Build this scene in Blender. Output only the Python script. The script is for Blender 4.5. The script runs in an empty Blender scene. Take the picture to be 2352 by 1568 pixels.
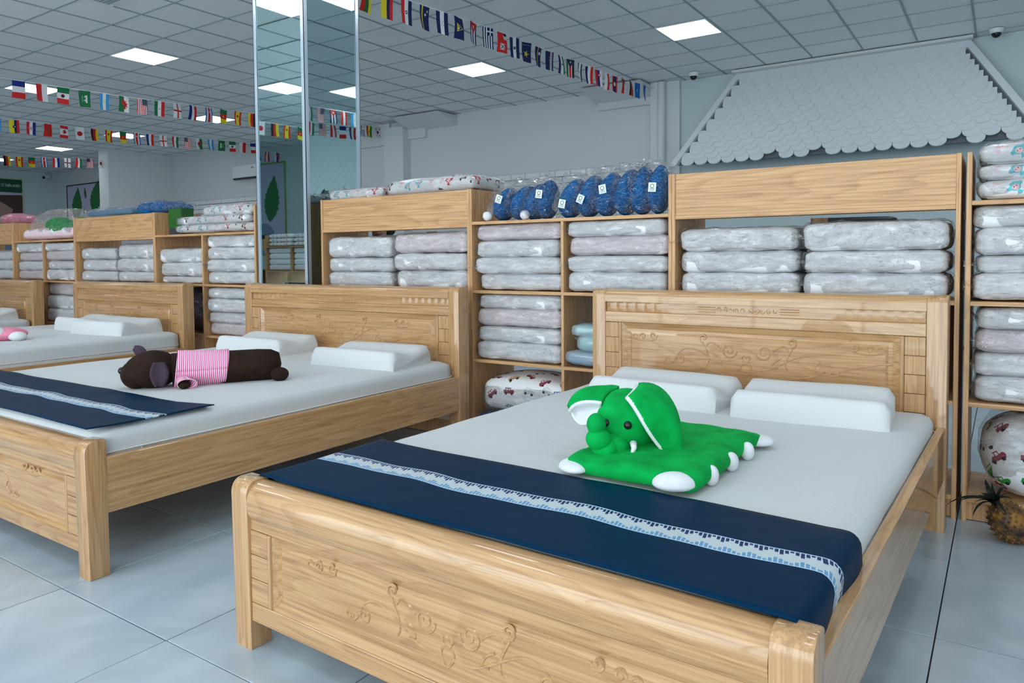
import bpy, bmesh, math, random
from math import sin, cos, pi, radians as R
from mathutils import Vector, Matrix, noise
random.seed(7)
scn = bpy.context.scene
COL = scn.collection

# ------------------------------------------------------------------ camera
F_PX, YAW, PITCH, ROLL, CX, CY, CAM_H = 1691.47, .5982, .0419, -.0087, 1156.95, 661.13, 1.1326
_fw = Vector((-sin(YAW)*cos(PITCH), cos(YAW)*cos(PITCH), -sin(PITCH)))
_r = Vector((cos(YAW), sin(YAW), 0)); _u = _r.cross(_fw)
_r2 = _r*cos(ROLL)+_u*sin(ROLL); _u2 = _u*cos(ROLL)-_r*sin(ROLL)
cam_d = bpy.data.cameras.new('camera'); cam = bpy.data.objects.new('camera', cam_d); COL.objects.link(cam)
cam_d.sensor_fit = 'HORIZONTAL'; cam_d.sensor_width = 36
cam_d.lens = F_PX/2352*36
cam_d.shift_x = (1176-CX)/2352; cam_d.shift_y = -(784-CY)/2352
cam_d.clip_start = .05; cam_d.clip_end = 200
M = Matrix((_r2, _u2, -_fw)).transposed().to_4x4(); M.translation = (0, 0, CAM_H); cam.matrix_world = M
scn.camera = cam

def project(p):
    q = Vector(p)-Vector((0, 0, CAM_H)); d = q.dot(_fw)
    if d < .05: return None
    return CX+F_PX*q.dot(_r2)/d, CY-F_PX*q.dot(_u2)/d, d

# ------------------------------------------------------------------ world, exposure
w = bpy.data.worlds.new('world'); scn.world = w; w.use_nodes = True
w.node_tree.nodes['Background'].inputs[0].default_value = (.88, .95, 1, 1)
w.node_tree.nodes['Background'].inputs[1].default_value = 4.6   # overcast daylight, enters by the shopfront only
scn.view_settings.view_transform = 'Standard'; scn.view_settings.look = 'None'
scn.view_settings.gamma = 1; scn.view_settings.use_curve_mapping = False
scn.view_settings.exposure = 0.25
pd = bpy.data.lights.new('shopfront_portal', 'AREA'); pd.shape = 'RECTANGLE'; pd.size = 12.0; pd.size_y = 3.1
try: pd.cycles.is_portal = True
except Exception: pass
po = bpy.data.objects.new('shopfront_portal', pd); COL.objects.link(po); po.location = (-2, -4.02, 1.6); po.rotation_euler = (pi/2, 0, 0)
PANEL_W = 7.5           # emission of each ceiling light panel
PANEL_C = (.97, .99, 1, 1)
try:
    c = scn.cycles
    c.use_denoising = True; c.use_adaptive_sampling = True; c.adaptive_threshold = .025; c.max_bounces = 7; c.diffuse_bounces = 4; c.glossy_bounces = 4
    c.transmission_bounces = 4; c.transparent_max_bounces = 14; c.sample_clamp_indirect = 6
    c.caustics_reflective = False; c.caustics_refractive = False
except Exception: pass

# ------------------------------------------------------------------ helpers
def S(r, g, b):
    f = lambda v: (v/255/12.92) if v/255 <= .04045 else ((v/255+.055)/1.055)**2.4
    return (f(r), f(g), f(b), 1)

class NT:
    def __init__(s, name):
        s.m = bpy.data.materials.new(name); s.m.use_nodes = True
        s.t = s.m.node_tree; s.b = s.t.nodes['Principled BSDF']; s.out = s.t.nodes['Material Output']
    def n(s, typ, **kw):
        o = s.t.nodes.new(typ)
        for k, v in kw.items():
            if k.startswith('i_'):
                k = k[2:]; k = int(k) if k.isdigit() else k.replace('_', ' ')
                s.put(o.inputs[k], v)
            else: setattr(o, k, v)
        return o
    def put(s, sock, v):
        if isinstance(v, bpy.types.NodeSocket): s.t.links.new(v, sock)
        elif isinstance(v, bpy.types.Node): s.t.links.new(v.outputs[0], sock)
        else: sock.default_value = v
    def math(s, op, a, b=0.0, c=None):
        o = s.n('ShaderNodeMath', operation=op); s.put(o.inputs[0], a); s.put(o.inputs[1], b)
        if c is not None: s.put(o.inputs[2], c)
        return o.outputs[0]
    def mix(s, f, a, b, typ='MIX'):
        o = s.n('ShaderNodeMix', data_type='RGBA', blend_type=typ)
        s.put(o.inputs[0], f); s.put(o.inputs[6], a); s.put(o.inputs[7], b); return o.outputs[2]
    def ramp(s, f, stops, interp='LINEAR'):
        o = s.n('ShaderNodeValToRGB'); s.put(o.inputs[0], f); cr = o.color_ramp; cr.interpolation = interp
        while len(cr.elements) < len(stops): cr.elements.new(.5)
        for e, (p, c) in zip(cr.elements, stops): e.position = p; e.color = c
        return o.outputs[0]
    def set(s, **kw):
        names = dict(color='Base Color', rough='Roughness', metal='Metallic', spec='Specular IOR Level', coat='Coat Weight',
                     coat_rough='Coat Roughness', sheen='Sheen Weight', sheen_rough='Sheen Roughness', sheen_tint='Sheen Tint',
                     emis='Emission Color', emis_s='Emission Strength', trans='Transmission Weight', alpha='Alpha', sss='Subsurface Weight', normal='Normal')
        for k, v in kw.items(): s.put(s.b.inputs[names[k]], v)
        return s
    def bump(s, h, strength=.2, dist=.01):
        o = s.n('ShaderNodeBump'); o.inputs['Strength'].default_value = strength; o.inputs['Distance'].default_value = dist
        s.put(o.inputs['Height'], h); s.put(s.b.inputs['Normal'], o.outputs[0]); return s

MAT = {}
def plain(name, color, rough=.5, bump=None, var=0, vscale=3, **kw):
    m = NT(name); m.set(color=color, rough=rough, **kw)
    tc = m.n('ShaderNodeTexCoord')
    if var:
        nz = m.n('ShaderNodeTexNoise', i_Scale=vscale, i_Detail=4.0, i_Vector=tc.outputs['Object'])
        m.set(color=m.mix(m.math('MULTIPLY', nz.outputs[0], var), color, (color[0]*.55, color[1]*.55, color[2]*.55, 1)))
    if bump:
        nb = m.n('ShaderNodeTexNoise', i_Scale=bump[0], i_Detail=3.0, i_Vector=tc.outputs['Object'])
        m.bump(nb.outputs[0], bump[1], .01)
    MAT[name] = m.m; return m.m

def wood(name, light, dark, axis, rough=.35, coat=.0, freq=9., grain=.55, lines=.35):
    m = NT(name); tc = m.n('ShaderNodeTexCoord'); oi = m.n('ShaderNodeObjectInfo')
    off = m.n('ShaderNodeVectorMath', operation='ADD'); m.put(off.inputs[0], tc.outputs['Object'])
    sc = m.n('ShaderNodeVectorMath', operation='SCALE'); sc.inputs[0].default_value = (7.3, 5.1, 3.7); m.put(sc.inputs['Scale'], oi.outputs['Random'])
    m.put(off.inputs[1], sc.outputs[0])
    s = [1., 1., 1.]; s['xyz'.index(axis)] = .12
    mp = m.n('ShaderNodeMapping', i_Vector=off.outputs[0], i_Scale=s)
    s2 = [1., 1., 1.]; s2['xyz'.index(axis)] = .02
    mp2 = m.n('ShaderNodeMapping', i_Vector=off.outputs[0], i_Scale=s2)
    n1 = m.n('ShaderNodeTexNoise', i_Scale=4.5, i_Detail=2.0, i_Roughness=.4, i_Vector=mp.outputs[0])
    rings = m.math('FRACT', m.math('MULTIPLY', n1.outputs[0], freq))
    ring = m.ramp(rings, [(0, (0, 0, 0, 1)), (.55, (.25, .25, .25, 1)), (.9, (1, 1, 1, 1)), (1, (0, 0, 0, 1))])
    n2 = m.n('ShaderNodeTexNoise', i_Scale=105., i_Detail=4.0, i_Roughness=.7, i_Vector=mp2.outputs[0])
    n3 = m.n('ShaderNodeTexNoise', i_Scale=2.2, i_Detail=1.0, i_Vector=mp.outputs[0])
    fine = m.ramp(n2.outputs[0], [(.42, (0, 0, 0, 1)), (.62, (1, 1, 1, 1))])
    f = m.math('ADD', m.math('MULTIPLY', ring, lines), m.math('MULTIPLY', fine, grain*.45))
    f = m.math('ADD', f, m.math('MULTIPLY', m.math('SUBTRACT', n3.outputs[0], .45), .4))
    o = m.n('ShaderNodeClamp'); m.put(o.inputs[0], f)
    m.set(color=m.mix(o.outputs[0], light, dark), rough=rough, coat=coat, coat_rough=.03)
    m.bump(f, .05, .004)
    MAT[name] = m.m; return m.m

for ax in 'xyz':
    wood('ash_'+ax, S(200, 158, 110), S(148, 101, 60), ax, .35, .7, 22, 1.15, .27)
    wood('oak_'+ax, S(216, 170, 122), S(160, 114, 72), ax, .45, 0, 18, 1.2, .30)
wood('oak_back', S(150, 105, 80), S(110, 70, 52), 'z', .5)
plain('wall_blue', S(206, 222, 226), .85, (30, .03), .12, .7)
plain('wall_white', S(220, 227, 230), .85, (40, .04), .12, .9)
plain('wall_grey', S(222, 226, 228), .9, (35, .05), .18, .6)
plain('ceil_tile', S(236, 241, 242), .9, (160, .12), .06, 6)
plain('t_bar', S(150, 168, 174), .6)  # white ceiling bars coloured grey for their shadow; vent slats are grey
plain('void', S(60, 66, 70), .9)
plain('shingle', S(222, 232, 236), .7, (25, .05), .1, 2)
plain('brick', S(238, 242, 244), .75, (30, .08), .1, 3)
plain('mortar_and_shade', S(104, 114, 120), .9)
plain('alu', S(205, 220, 232), .28, metal=.55)
plain('black', S(14, 14, 16), .35)
plain('dark_grey', S(52, 54, 60), .7, (60, .2))
plain('white_plastic', S(232, 236, 238), .35)
plain('string', S(225, 232, 236), .6)
plain('grass_print', S(34, 104, 28), .5, None, 1.0, 60)
plain('leaf_green', S(28, 120, 58), .45, (90, .2), .6, 25)
plain('leaf_bright', S(30, 150, 40), .45, (60, .2), .5, 14)
plain('poster_lilac', S(196, 196, 220), .5, None, .15, 1.5)
plain('poster_green', S(10, 78, 58), .5)
plain('poster_skin', S(176, 140, 128), .55, None, .3, 6)
plain('poster_hair', S(84, 60, 56), .6, None, .8, 18)
plain('poster_oval', S(128, 148, 178), .5)
plain('frame_lime', S(120, 165, 60), .4)
plain('frame_cream', S(190, 205, 170), .4)
plain('skin', S(176, 130, 110), .5, None, .1, 8, sss=.1)
plain('hair', S(26, 20, 20), .5, (120, .3))
plain('shirt_pink', S(214, 130, 165), .8, (90, .1))
plain('navy_cloth', S(30, 34, 48), .8, (90, .1))

def mirror():
    m = NT('mirror_glass'); m.set(color=S(196, 222, 224), metal=1., rough=.015); MAT['mirror'] = m.m
mirror()

def emis():
    m = NT('light_diffuser'); m.set(color=(1, 1, 1, 1), emis=PANEL_C, emis_s=PANEL_W); MAT['panel'] = m.m
emis()

def pane_mat():
    m = NT('shopfront_glass'); tr = m.n('ShaderNodeBsdfTransparent', i_Color=(.96, .98, .98, 1)); g = m.n('ShaderNodeBsdfGlossy', i_Roughness=.02); mx = m.n('ShaderNodeMixShader', i_0=.04)
    m.put(mx.inputs[1], tr.outputs[0]); m.put(mx.inputs[2], g.outputs[0]); m.put(m.out.inputs['Surface'], mx.outputs[0]); MAT['pane'] = m.m
pane_mat()
def floor_mat():
    m = NT('porcelain_tile'); tc = m.n('ShaderNodeTexCoord'); oi = m.n('ShaderNodeObjectInfo')
    off = m.n('ShaderNodeVectorMath', operation='ADD'); m.put(off.inputs[0], tc.outputs['Object'])
    sc = m.n('ShaderNodeVectorMath', operation='SCALE'); sc.inputs[0].default_value = (13, 9, 5); m.put(sc.inputs['Scale'], oi.outputs['Random']); m.put(off.inputs[1], sc.outputs[0])
    nz = m.n('ShaderNodeTexNoise', i_Scale=2.6, i_Detail=5.0, i_Distortion=1.5, i_Vector=off.outputs[0])
    m.set(color=m.ramp(nz.outputs[0], [(.3, S(170, 184, 195)), (.55, S(182, 196, 207)), (.75, S(192, 205, 215))]), rough=.16, spec=.45)
    MAT['tile'] = m.m
floor_mat()
plain('grout', S(38, 44, 48), .8)

def cloth(name, color, wr=6, st=.25, weave=500, sheen=.1, rough=.85):
    m = NT(name); tc = m.n('ShaderNodeTexCoord')
    a = m.n('ShaderNodeTexNoise', i_Scale=wr, i_Detail=5.0, i_Distortion=.6, i_Vector=tc.outputs['Object'])
    b = m.n('ShaderNodeTexNoise', i_Scale=weave, i_Detail=1.0, i_Vector=tc.outputs['Object'])
    h = m.math('ADD', a.outputs[0], m.math('MULTIPLY', b.outputs[0], .06))
    m.set(color=color, rough=rough, sheen=sheen); m.bump(h, st, .02); MAT[name] = m.m
cloth('mattress_cloth', S(206, 209, 211), 5, .35)
cloth('pillow_cloth', S(214, 216, 218), 14, .16, 240)
cloth('foam_white', S(240, 240, 243), 7, .3)
cloth('foam_pink', S(238, 226, 230), 7, .3)
cloth('teal_cloth', S(120, 196, 194), 9, .4)
cloth('blue_grey_cloth', S(92, 140, 176), 9, .4)
cloth('dark_cloth', S(70, 68, 84), 8, .5)
cloth('pink_cloth', S(244, 170, 196), 9, .4)
cloth('pale_pink_cloth', S(240, 212, 222), 9, .4)

def plush(name, c, c2, sheen=.6):
    m = NT(name); tc = m.n('ShaderNodeTexCoord')
    a = m.n('ShaderNodeTexNoise', i_Scale=14., i_Detail=4.0, i_Vector=tc.outputs['Object'])
    b = m.n('ShaderNodeTexNoise', i_Scale=900., i_Detail=2.0, i_Vector=tc.outputs['Object'])
    m.set(color=m.mix(m.ramp(a.outputs[0], [(.35, (0, 0, 0, 1)), (.7, (1, 1, 1, 1))]), c, c2), rough=.9, sheen=sheen, sheen_rough=.35, sheen_tint=(c[0]*2+.02, c[1]*2+.02, c[2]*2+.02, 1), spec=.15)
    m.bump(m.math('ADD', m.math('MULTIPLY', a.outputs[0], .6), m.math('MULTIPLY', b.outputs[0], .3)), .3, .006); MAT[name] = m.m
plush('plush_green', S(0, 172, 78), S(0, 138, 60), .25)
plush('plush_brown', S(50, 34, 27), S(36, 24, 19), .25)
plush('plush_ear', S(74, 60, 74), S(56, 45, 58), .4)
plush('plush_white', S(232, 234, 238), S(218, 220, 226), .2)
plush('plush_blue', S(0, 112, 184), S(0, 90, 154), .1)
plush('plush_pink', S(244, 150, 178), S(232, 130, 160), .3)

def plastic():
    m = NT('clear_plastic'); tc = m.n('ShaderNodeTexCoord'); oi = m.n('ShaderNodeObjectInfo')
    off = m.n('ShaderNodeVectorMath', operation='ADD'); m.put(off.inputs[0], tc.outputs['Object'])
    sc = m.n('ShaderNodeVectorMath', operation='SCALE'); sc.inputs[0].default_value = (31, 17, 23); m.put(sc.inputs['Scale'], oi.outputs['Random']); m.put(off.inputs[1], sc.outputs[0])
    mp = m.n('ShaderNodeMapping', i_Vector=off.outputs[0], i_Rotation=(0.2, .5, .4), i_Scale=(1., 2.2, 2.2))
    a = m.n('ShaderNodeTexNoise', i_Scale=9., i_Detail=4.0, i_Roughness=.6, i_Distortion=1.8, i_Vector=mp.outputs[0])
    v = m.n('ShaderNodeTexVoronoi', feature='DISTANCE_TO_EDGE', i_Scale=9., i_Vector=mp.outputs[0])
    h = m.math('ADD', a.outputs[0], m.math('MULTIPLY', v.outputs[0], .45))
    bp = m.n('ShaderNodeBump'); bp.inputs['Strength'].default_value = .9; bp.inputs['Distance'].default_value = .07; m.put(bp.inputs['Height'], h)
    gl = m.n('ShaderNodeBsdfGlossy', i_Roughness=.06, i_Color=(1, 1, 1, 1)); m.put(gl.inputs['Normal'], bp.outputs[0])
    tr = m.n('ShaderNodeBsdfTransparent', i_Color=(1, 1, 1, 1))
    fr = m.n('ShaderNodeFresnel', i_IOR=1.45); m.put(fr.inputs['Normal'], bp.outputs[0])
    cz = m.n('ShaderNodeTexNoise', i_Scale=16., i_Detail=3.0, i_Distortion=2.5, i_Vector=mp.outputs[0])
    crease = m.ramp(m.math('ABSOLUTE', m.math('SUBTRACT', cz.outputs[0], .5)), [(0, (1, 1, 1, 1)), (.035, (0, 0, 0, 1))])
    f = m.math('ADD', m.math('MULTIPLY', fr.outputs[0], .5), m.math('MULTIPLY', crease, .28))
    mx = m.n('ShaderNodeMixShader'); m.put(mx.inputs[0], f); m.put(mx.inputs[1], tr.outputs[0]); m.put(mx.inputs[2], gl.outputs[0])
    m.put(m.out.inputs['Surface'], mx.outputs[0]); MAT['plastic'] = m.m
plastic()
def frosted():
    m = NT('frosted_plastic')
    tr = m.n('ShaderNodeBsdfTransparent', i_Color=(.95, .97, .98, 1)); d = m.n('ShaderNodeBsdfDiffuse', i_Color=S(214, 226, 232)); g = m.n('ShaderNodeBsdfGlossy', i_Roughness=.2)
    a = m.n('ShaderNodeMixShader', i_0=.35); m.put(a.inputs[1], tr.outputs[0]); m.put(a.inputs[2], d.outputs[0])
    b = m.n('ShaderNodeMixShader', i_0=.08); m.put(b.inputs[1], a.outputs[0]); m.put(b.inputs[2], g.outputs[0])
    m.put(m.out.inputs['Surface'], b.outputs[0]); MAT['frosted'] = m.m
frosted()

def print_mat(name, scale, kind):
    """white cotton with a scattered print: little cars or little round animal faces"""
    m = NT(name); tc = m.n('ShaderNodeTexCoord')
    uv = tc.outputs['UV']
    mp = m.n('ShaderNodeMapping', i_Vector=uv, i_Scale=(scale, scale, 1))
    vo = m.n('ShaderNodeTexVoronoi', voronoi_dimensions='2D', i_Scale=1.0, i_Randomness=.45, i_Vector=mp.outputs[0])
    d = m.n('ShaderNodeVectorMath', operation='SUBTRACT'); m.put(d.inputs[0], mp.outputs[0]); m.put(d.inputs[1], vo.outputs['Position'])
    rgb = m.n('ShaderNodeSeparateColor'); m.put(rgb.inputs[0], vo.outputs['Color'])
    rot = m.n('ShaderNodeVectorRotate', rotation_type='Z_AXIS'); m.put(rot.inputs['Vector'], d.outputs[0])
    m.put(rot.inputs['Angle'], m.math('MULTIPLY', m.math('SUBTRACT', rgb.outputs[1], .5), 1.6))
    xy = m.n('ShaderNodeSeparateXYZ'); m.put(xy.inputs[0], rot.outputs[0]); x, y = xy.outputs[0], xy.outputs[1]
    def box(cx, cy, hw, hh):
        a = m.math('LESS_THAN', m.math('ABSOLUTE', m.math('SUBTRACT', x, cx)), hw); b = m.math('LESS_THAN', m.math('ABSOLUTE', m.math('SUBTRACT', y, cy)), hh)
        return m.math('MULTIPLY', a, b)
    def disc(cx, cy, r):
        a = m.math('SUBTRACT', x, cx); b = m.math('SUBTRACT', y, cy)
        return m.math('LESS_THAN', m.math('SQRT', m.math('ADD', m.math('MULTIPLY', a, a), m.math('MULTIPLY', b, b))), r)
    white = S(238, 238, 240); dark = S(40, 34, 40)
    if kind == 'car':
        body = m.math('MAXIMUM', box(0, 0, .31, .1), m.math('MAXIMUM', box(-.03, .13, .17, .09), disc(.24, .02, .1)))
        win = m.math('MAXIMUM', box(-.1, .13, .055, .05), box(.05, .13, .055, .05)); wh = m.math('MAXIMUM', disc(-.18, -.1, .075), disc(.18, -.1, .075))
        col = m.ramp(rgb.outputs[0], [(0, S(40, 80, 170)), (.25, S(150, 60, 80)), (.45, S(40, 150, 60)), (.65, S(190, 150, 100)), (.82, S(210, 210, 214))], 'CONSTANT')
        c = m.mix(body, white, col); c = m.mix(win, c, S(225, 230, 235)); c = m.mix(wh, c, dark)
    else:
        ears = m.math('MAXIMUM', disc(-.24, .08, .1), disc(.24, .08, .1)); head = disc(0, .06, .22); face = disc(0, .02, .14)
        bod = m.math('MAXIMUM', disc(0, -.26, .1), box(0, -.3, .14, .025)); ey = m.math('MAXIMUM', disc(-.06, .05, .025), disc(.06, .05, .025))
        col = m.ramp(rgb.outputs[0], [(0, S(206, 30, 66)), (.3, S(110, 196, 206)), (.52, S(64, 44, 50)), (.66, S(236, 180, 110)), (.8, S(240, 214, 220))], 'CONSTANT')
        c = m.mix(m.math('MAXIMUM', ears, m.math('MAXIMUM', head, bod)), white, col); c = m.mix(face, c, S(240, 196, 196)); c = m.mix(ey, c, dark)
    m.set(color=c, rough=.75); MAT[name] = m.m
print_mat('car_print', 9, 'car'); print_mat('face_print', 11, 'face')

def runner_mat():
    m = NT('navy_satin_runner'); tc = m.n('ShaderNodeTexCoord'); xy = m.n('ShaderNodeSeparateXYZ'); m.put(xy.inputs[0], tc.outputs['UV'])
    u, v = xy.outputs[0], xy.outputs[1]        # u metres along the bed's width, v 0..1 across the runner
    t = m.math('DIVIDE', m.math('SUBTRACT', v, .435), .165)                     # 0..1 within the woven band
    inb = m.math('MULTIPLY', m.math('GREATER_THAN', t, 0.), m.math('LESS_THAN', t, 1.))
    bars = 1/.0105
    us = m.math('ADD', u, m.math('MULTIPLY', t, .018))
    q = m.math('FLOOR', m.math('MULTIPLY', us, bars)); fb = m.math('FRACT', m.math('MULTIPLY', us, bars))
    zz = m.math('PINGPONG', m.math('MULTIPLY', q, .25), .5)
    zz = m.math('MULTIPLY', zz, 2.)
    up = m.math('GREATER_THAN', t, m.math('SUBTRACT', .84, m.math('MULTIPLY', zz, .22)))
    zz2 = m.math('MULTIPLY', m.math('PINGPONG', m.math('ADD', m.math('MULTIPLY', q, .2), .25), .5), 2.)
    lo = m.math('LESS_THAN', t, m.math('ADD', .14, m.math('MULTIPLY', zz2, .26)))
    gapx = m.math('LESS_THAN', fb, .26)
    row = m.math('LESS_THAN', m.math('FRACT', m.math('MULTIPLY', t, 9.)), .22)
    gap = gapx
    navy, white = S(0, 41, 70), S(198, 208, 212)
    c = m.mix(up, white, S(6, 38, 92)); c = m.mix(lo, c, S(104, 156, 196)); c = m.mix(m.math('MULTIPLY', gap, m.math('MAXIMUM', up, lo)), c, S(206, 216, 224))
    c = m.mix(m.math('MULTIPLY', row, .25), c, S(170, 186, 196))
    edge = m.math('MAXIMUM', m.math('LESS_THAN', t, .05), m.math('GREATER_THAN', t, .95))
    c = m.mix(edge, c, S(190, 214, 236)); c = m.mix(inb, navy, c)
    nz = m.n('ShaderNodeTexNoise', i_Scale=5., i_Detail=3.0, i_Vector=tc.outputs['Object'])
    m.set(color=c, rough=.45, spec=.05); m.bump(nz.outputs[0], .25, .02); MAT['runner'] = m.m
runner_mat()
def stripes():
    m = NT('pink_stripe_jersey'); tc = m.n('ShaderNodeTexCoord'); xy = m.n('ShaderNodeSeparateXYZ'); m.put(xy.inputs[0], tc.outputs['UV'])
    f = m.math('GREATER_THAN', m.math('FRACT', m.math('MULTIPLY', xy.outputs[0], 1.)), .5)
    m.set(color=m.mix(f, S(246, 226, 236), S(226, 76, 150)), rough=.9); MAT['jersey'] = m.m
stripes()
def fruit():
    m = NT('pineapple_skin'); oi = m.n('ShaderNodeTexCoord')
    nz = m.n('ShaderNodeTexNoise', i_Scale=22., i_Detail=2.0, i_Vector=oi.outputs['Object'])
    m.set(color=m.ramp(nz.outputs[0], [(.3, S(48, 32, 22)), (.48, S(96, 68, 34)), (.6, S(146, 98, 32)), (.75, S(130, 108, 66))]), rough=.55); MAT['fruit'] = m.m
fruit()
plain('fruit_leaf', S(44, 60, 52), .5, (40, .2), .5, 12)

# ---- mesh helpers
def obj(name, me, mat=None, parent=None, loc=None, rot=None):
    if isinstance(me, bmesh.types.BMesh):
        d = bpy.data.meshes.new(name); me.to_mesh(d); me.free(); me = d
    if mat is not None and not me.materials:
        for k in (mat if isinstance(mat, (list, tuple)) else [mat]): me.materials.append(MAT[k] if isinstance(k, str) else k)
    o = bpy.data.objects.new(name, me); COL.objects.link(o)
    if parent: o.parent = parent
    if loc is not None: o.location = loc
    if rot is not None: o.rotation_euler = rot
    return o
def smooth(o, ang=None):
    for p in o.data.polygons: p.use_smooth = True
    if ang is not None:
        try: o.data.set_sharp_from_angle(angle=R(ang))
        except Exception: pass
    return o
def tag(o, label, cat, group=None):
    o['label'] = label; o['category'] = cat
    if group: o['group'] = group
    return o
def thing(name, label, cat, loc=(0, 0, 0), rz=0, group=None):
    o = bpy.data.objects.new(name, None); COL.objects.link(o); o.location = loc; o.rotation_euler = (0, 0, rz); o.empty_display_size = .1
    return tag(o, label, cat, group)
def struct(o): o['kind'] = 'structure'; return o
def bbox(bm, x0, x1, y0, y1, z0, z1, bev=0, seg=1):
    r = bmesh.ops.create_cube(bm, size=1); vs = r['verts']
    for v in vs: v.co = Vector(((x0+x1)/2+v.co.x*(x1-x0), (y0+y1)/2+v.co.y*(y1-y0), (z0+z1)/2+v.co.z*(z1-z0)))
    if bev:
        es = list({e for v in vs for e in v.link_edges}); bmesh.ops.bevel(bm, geom=es, offset=bev, segments=seg, affect='EDGES', profile=.5)
    return bm
def box(name, b, mat, parent=None, bev=0, seg=1):
    return obj(name, bbox(bmesh.new(), *b, bev, seg), mat, parent)
def prism(name, prof, axis, a0, a1, mat, parent=None, sm=None, bev=0):
    """extrude a closed 2D profile along an axis; profile coords are the two other axes in xyz order"""
    bm = bmesh.new()
    def P(p, a): q = list(p); q.insert('xyz'.index(axis), a); return q
    v0 = [bm.verts.new(P(p, a0)) for p in prof]; v1 = [bm.verts.new(P(p, a1)) for p in prof]; n = len(prof)
    for i in range(n): bm.faces.new((v0[i], v0[(i+1) % n], v1[(i+1) % n], v1[i]))
    f0 = bm.faces.new(v0[::-1]); f1 = bm.faces.new(v1)
    bmesh.ops.recalc_face_normals(bm, faces=bm.faces)
    if bev:
        es = list(f0.edges)+list(f1.edges); bmesh.ops.bevel(bm, geom=es, offset=bev, segments=2, affect='EDGES', profile=.5)
    o = obj(name, bm, mat, parent)
    if sm is not None: smooth(o, sm)
    return o
def arc(cx, cy, r, a0, a1, n, ry=None):
    ry = ry or r
    return [(cx+r*cos(R(a0+(a1-a0)*i/n)), cy+ry*sin(R(a0+(a1-a0)*i/n))) for i in range(n+1)]
def tube_bm(bm, path, rad, sides=6, flat=1., up=None, cap=True):
    rings = []; n = len(path)
    for i, p in enumerate(path):
        p = Vector(p); a = Vector(path[max(0, i-1)]); b = Vector(path[min(n-1, i+1)]); t = (b-a)
        t = t.normalized() if t.length > 1e-9 else Vector((1, 0, 0))
        ref = Vector(up) if up else (Vector((0, 0, 1)) if abs(t.z) < .9 else Vector((1, 0, 0)))
        s = t.cross(ref).normalized(); u = s.cross(t).normalized(); r = rad(i/(n-1)) if callable(rad) else rad
        rings.append([bm.verts.new(p+s*cos(2*pi*k/sides)*r+u*sin(2*pi*k/sides)*r*flat) for k in range(sides)])
    for i in range(n-1):
        for k in range(sides): bm.faces.new((rings[i][k], rings[i][(k+1) % sides], rings[i+1][(k+1) % sides], rings[i+1][k]))
    if cap:
        bm.faces.new(rings[0][::-1]); bm.faces.new(rings[-1])
    return bm
def blob_bm(bm, c, r, rot=None, u=24, v=16, fn=None):
    q = bmesh.ops.create_uvsphere(bm, u_segments=u, v_segments=v, radius=1)
    m = Matrix.Diagonal((*r, 1)); rm = rot.to_4x4() if rot is not None else Matrix.Identity(4)
    for x in q['verts']:
        p = x.co.copy()
        if fn: p = fn(p)
        x.co = Vector(c)+(rm @ (m @ p))
    return bm
def blob(name, c, r, mat, parent=None, rot=None, u=24, v=16, fn=None):
    return smooth(obj(name, blob_bm(bmesh.new(), c, r, rot, u, v, fn), mat, parent))
def softbox_bm(w, d, h, r, n=8, bulge=.0, amp=0., seed=0, nscale=6., pinch=0., uvs=False, base0=True):
    """rounded cushion box, centre at x=y=0, resting on z=0"""
    bm = bmesh.new(); bmesh.ops.create_cube(bm, size=2)
    bmesh.ops.subdivide_edges(bm, edges=bm.edges[:], cuts=n, use_grid_fill=True)
    H = Vector((w/2, d/2, h/2)); rr = Vector((min(r, H.x*.98), min(r, H.y*.98), min(r, H.z*.98)))
    sv = Vector((seed*3.7, seed*1.3, seed*2.9))
    nrm = {}
    for v in bm.verts:
        # denser sampling to the edge
        p = Vector([math.copysign(abs(c)**.8, c) for c in v.co]); q = Vector((p.x*H.x, p.y*H.y, p.z*H.z))
        i = Vector([max(-(H[k]-rr[k]), min(H[k]-rr[k], q[k])) for k in range(3)]); o = q-i
        s = Vector([o[k]/rr[k] for k in range(3)]); L = s.length
        if L > 1e-6: s = s/max(L, 1e-6); i = i+Vector([s[k]*rr[k] for k in range(3)])
        nrm[v] = s.copy(); cx, cy = q.x/H.x, q.y/H.y
        i.z *= 1+bulge*(1-cx*cx)*(1-cy*cy)-pinch*(abs(cx)**6)
        if amp: i += s*amp*noise.noise(i*nscale+sv)+s*amp*.5*noise.noise(i*nscale*2.7+sv)
        v.co = i
    if uvs:
        L = bm.loops.layers.uv.new('UVMap')
        for f in bm.faces:
            n_ = nrm[f.verts[0]]+nrm[f.verts[2]]
            for l in f.loops:
                c = l.vert.co; a = [abs(n_.x), abs(n_.y), abs(n_.z)]; k = a.index(max(a))
                l[L].uv = (c.y+.3, c.z) if k == 0 else ((c.x, c.z) if k == 1 else (c.x, c.y+.5))
    if base0:
        z0 = min(v.co.z for v in bm.verts)
        for v in bm.verts: v.co.z -= z0
    return bm
def sheet_bm(nu, nv, fn, uvfn=None, thick=0):
    bm = bmesh.new(); g = [[bm.verts.new(fn(i/nu, j/nv)) for j in range(nv+1)] for i in range(nu+1)]
    L = bm.loops.layers.uv.new('UVMap') if uvfn else None
    for i in range(nu):
        for j in range(nv):
            f = bm.faces.new((g[i][j], g[i+1][j], g[i+1][j+1], g[i][j+1])); f.smooth = True
            if L:
                for l, (a, b) in zip(f.loops, ((i, j), (i+1, j), (i+1, j+1), (i, j+1))): l[L].uv = uvfn(a/nu, b/nv)
    bmesh.ops.recalc_face_normals(bm, faces=bm.faces)
    if thick: bmesh.ops.solidify(bm, geom=bm.faces[:], thickness=thick)
    return bm
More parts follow.
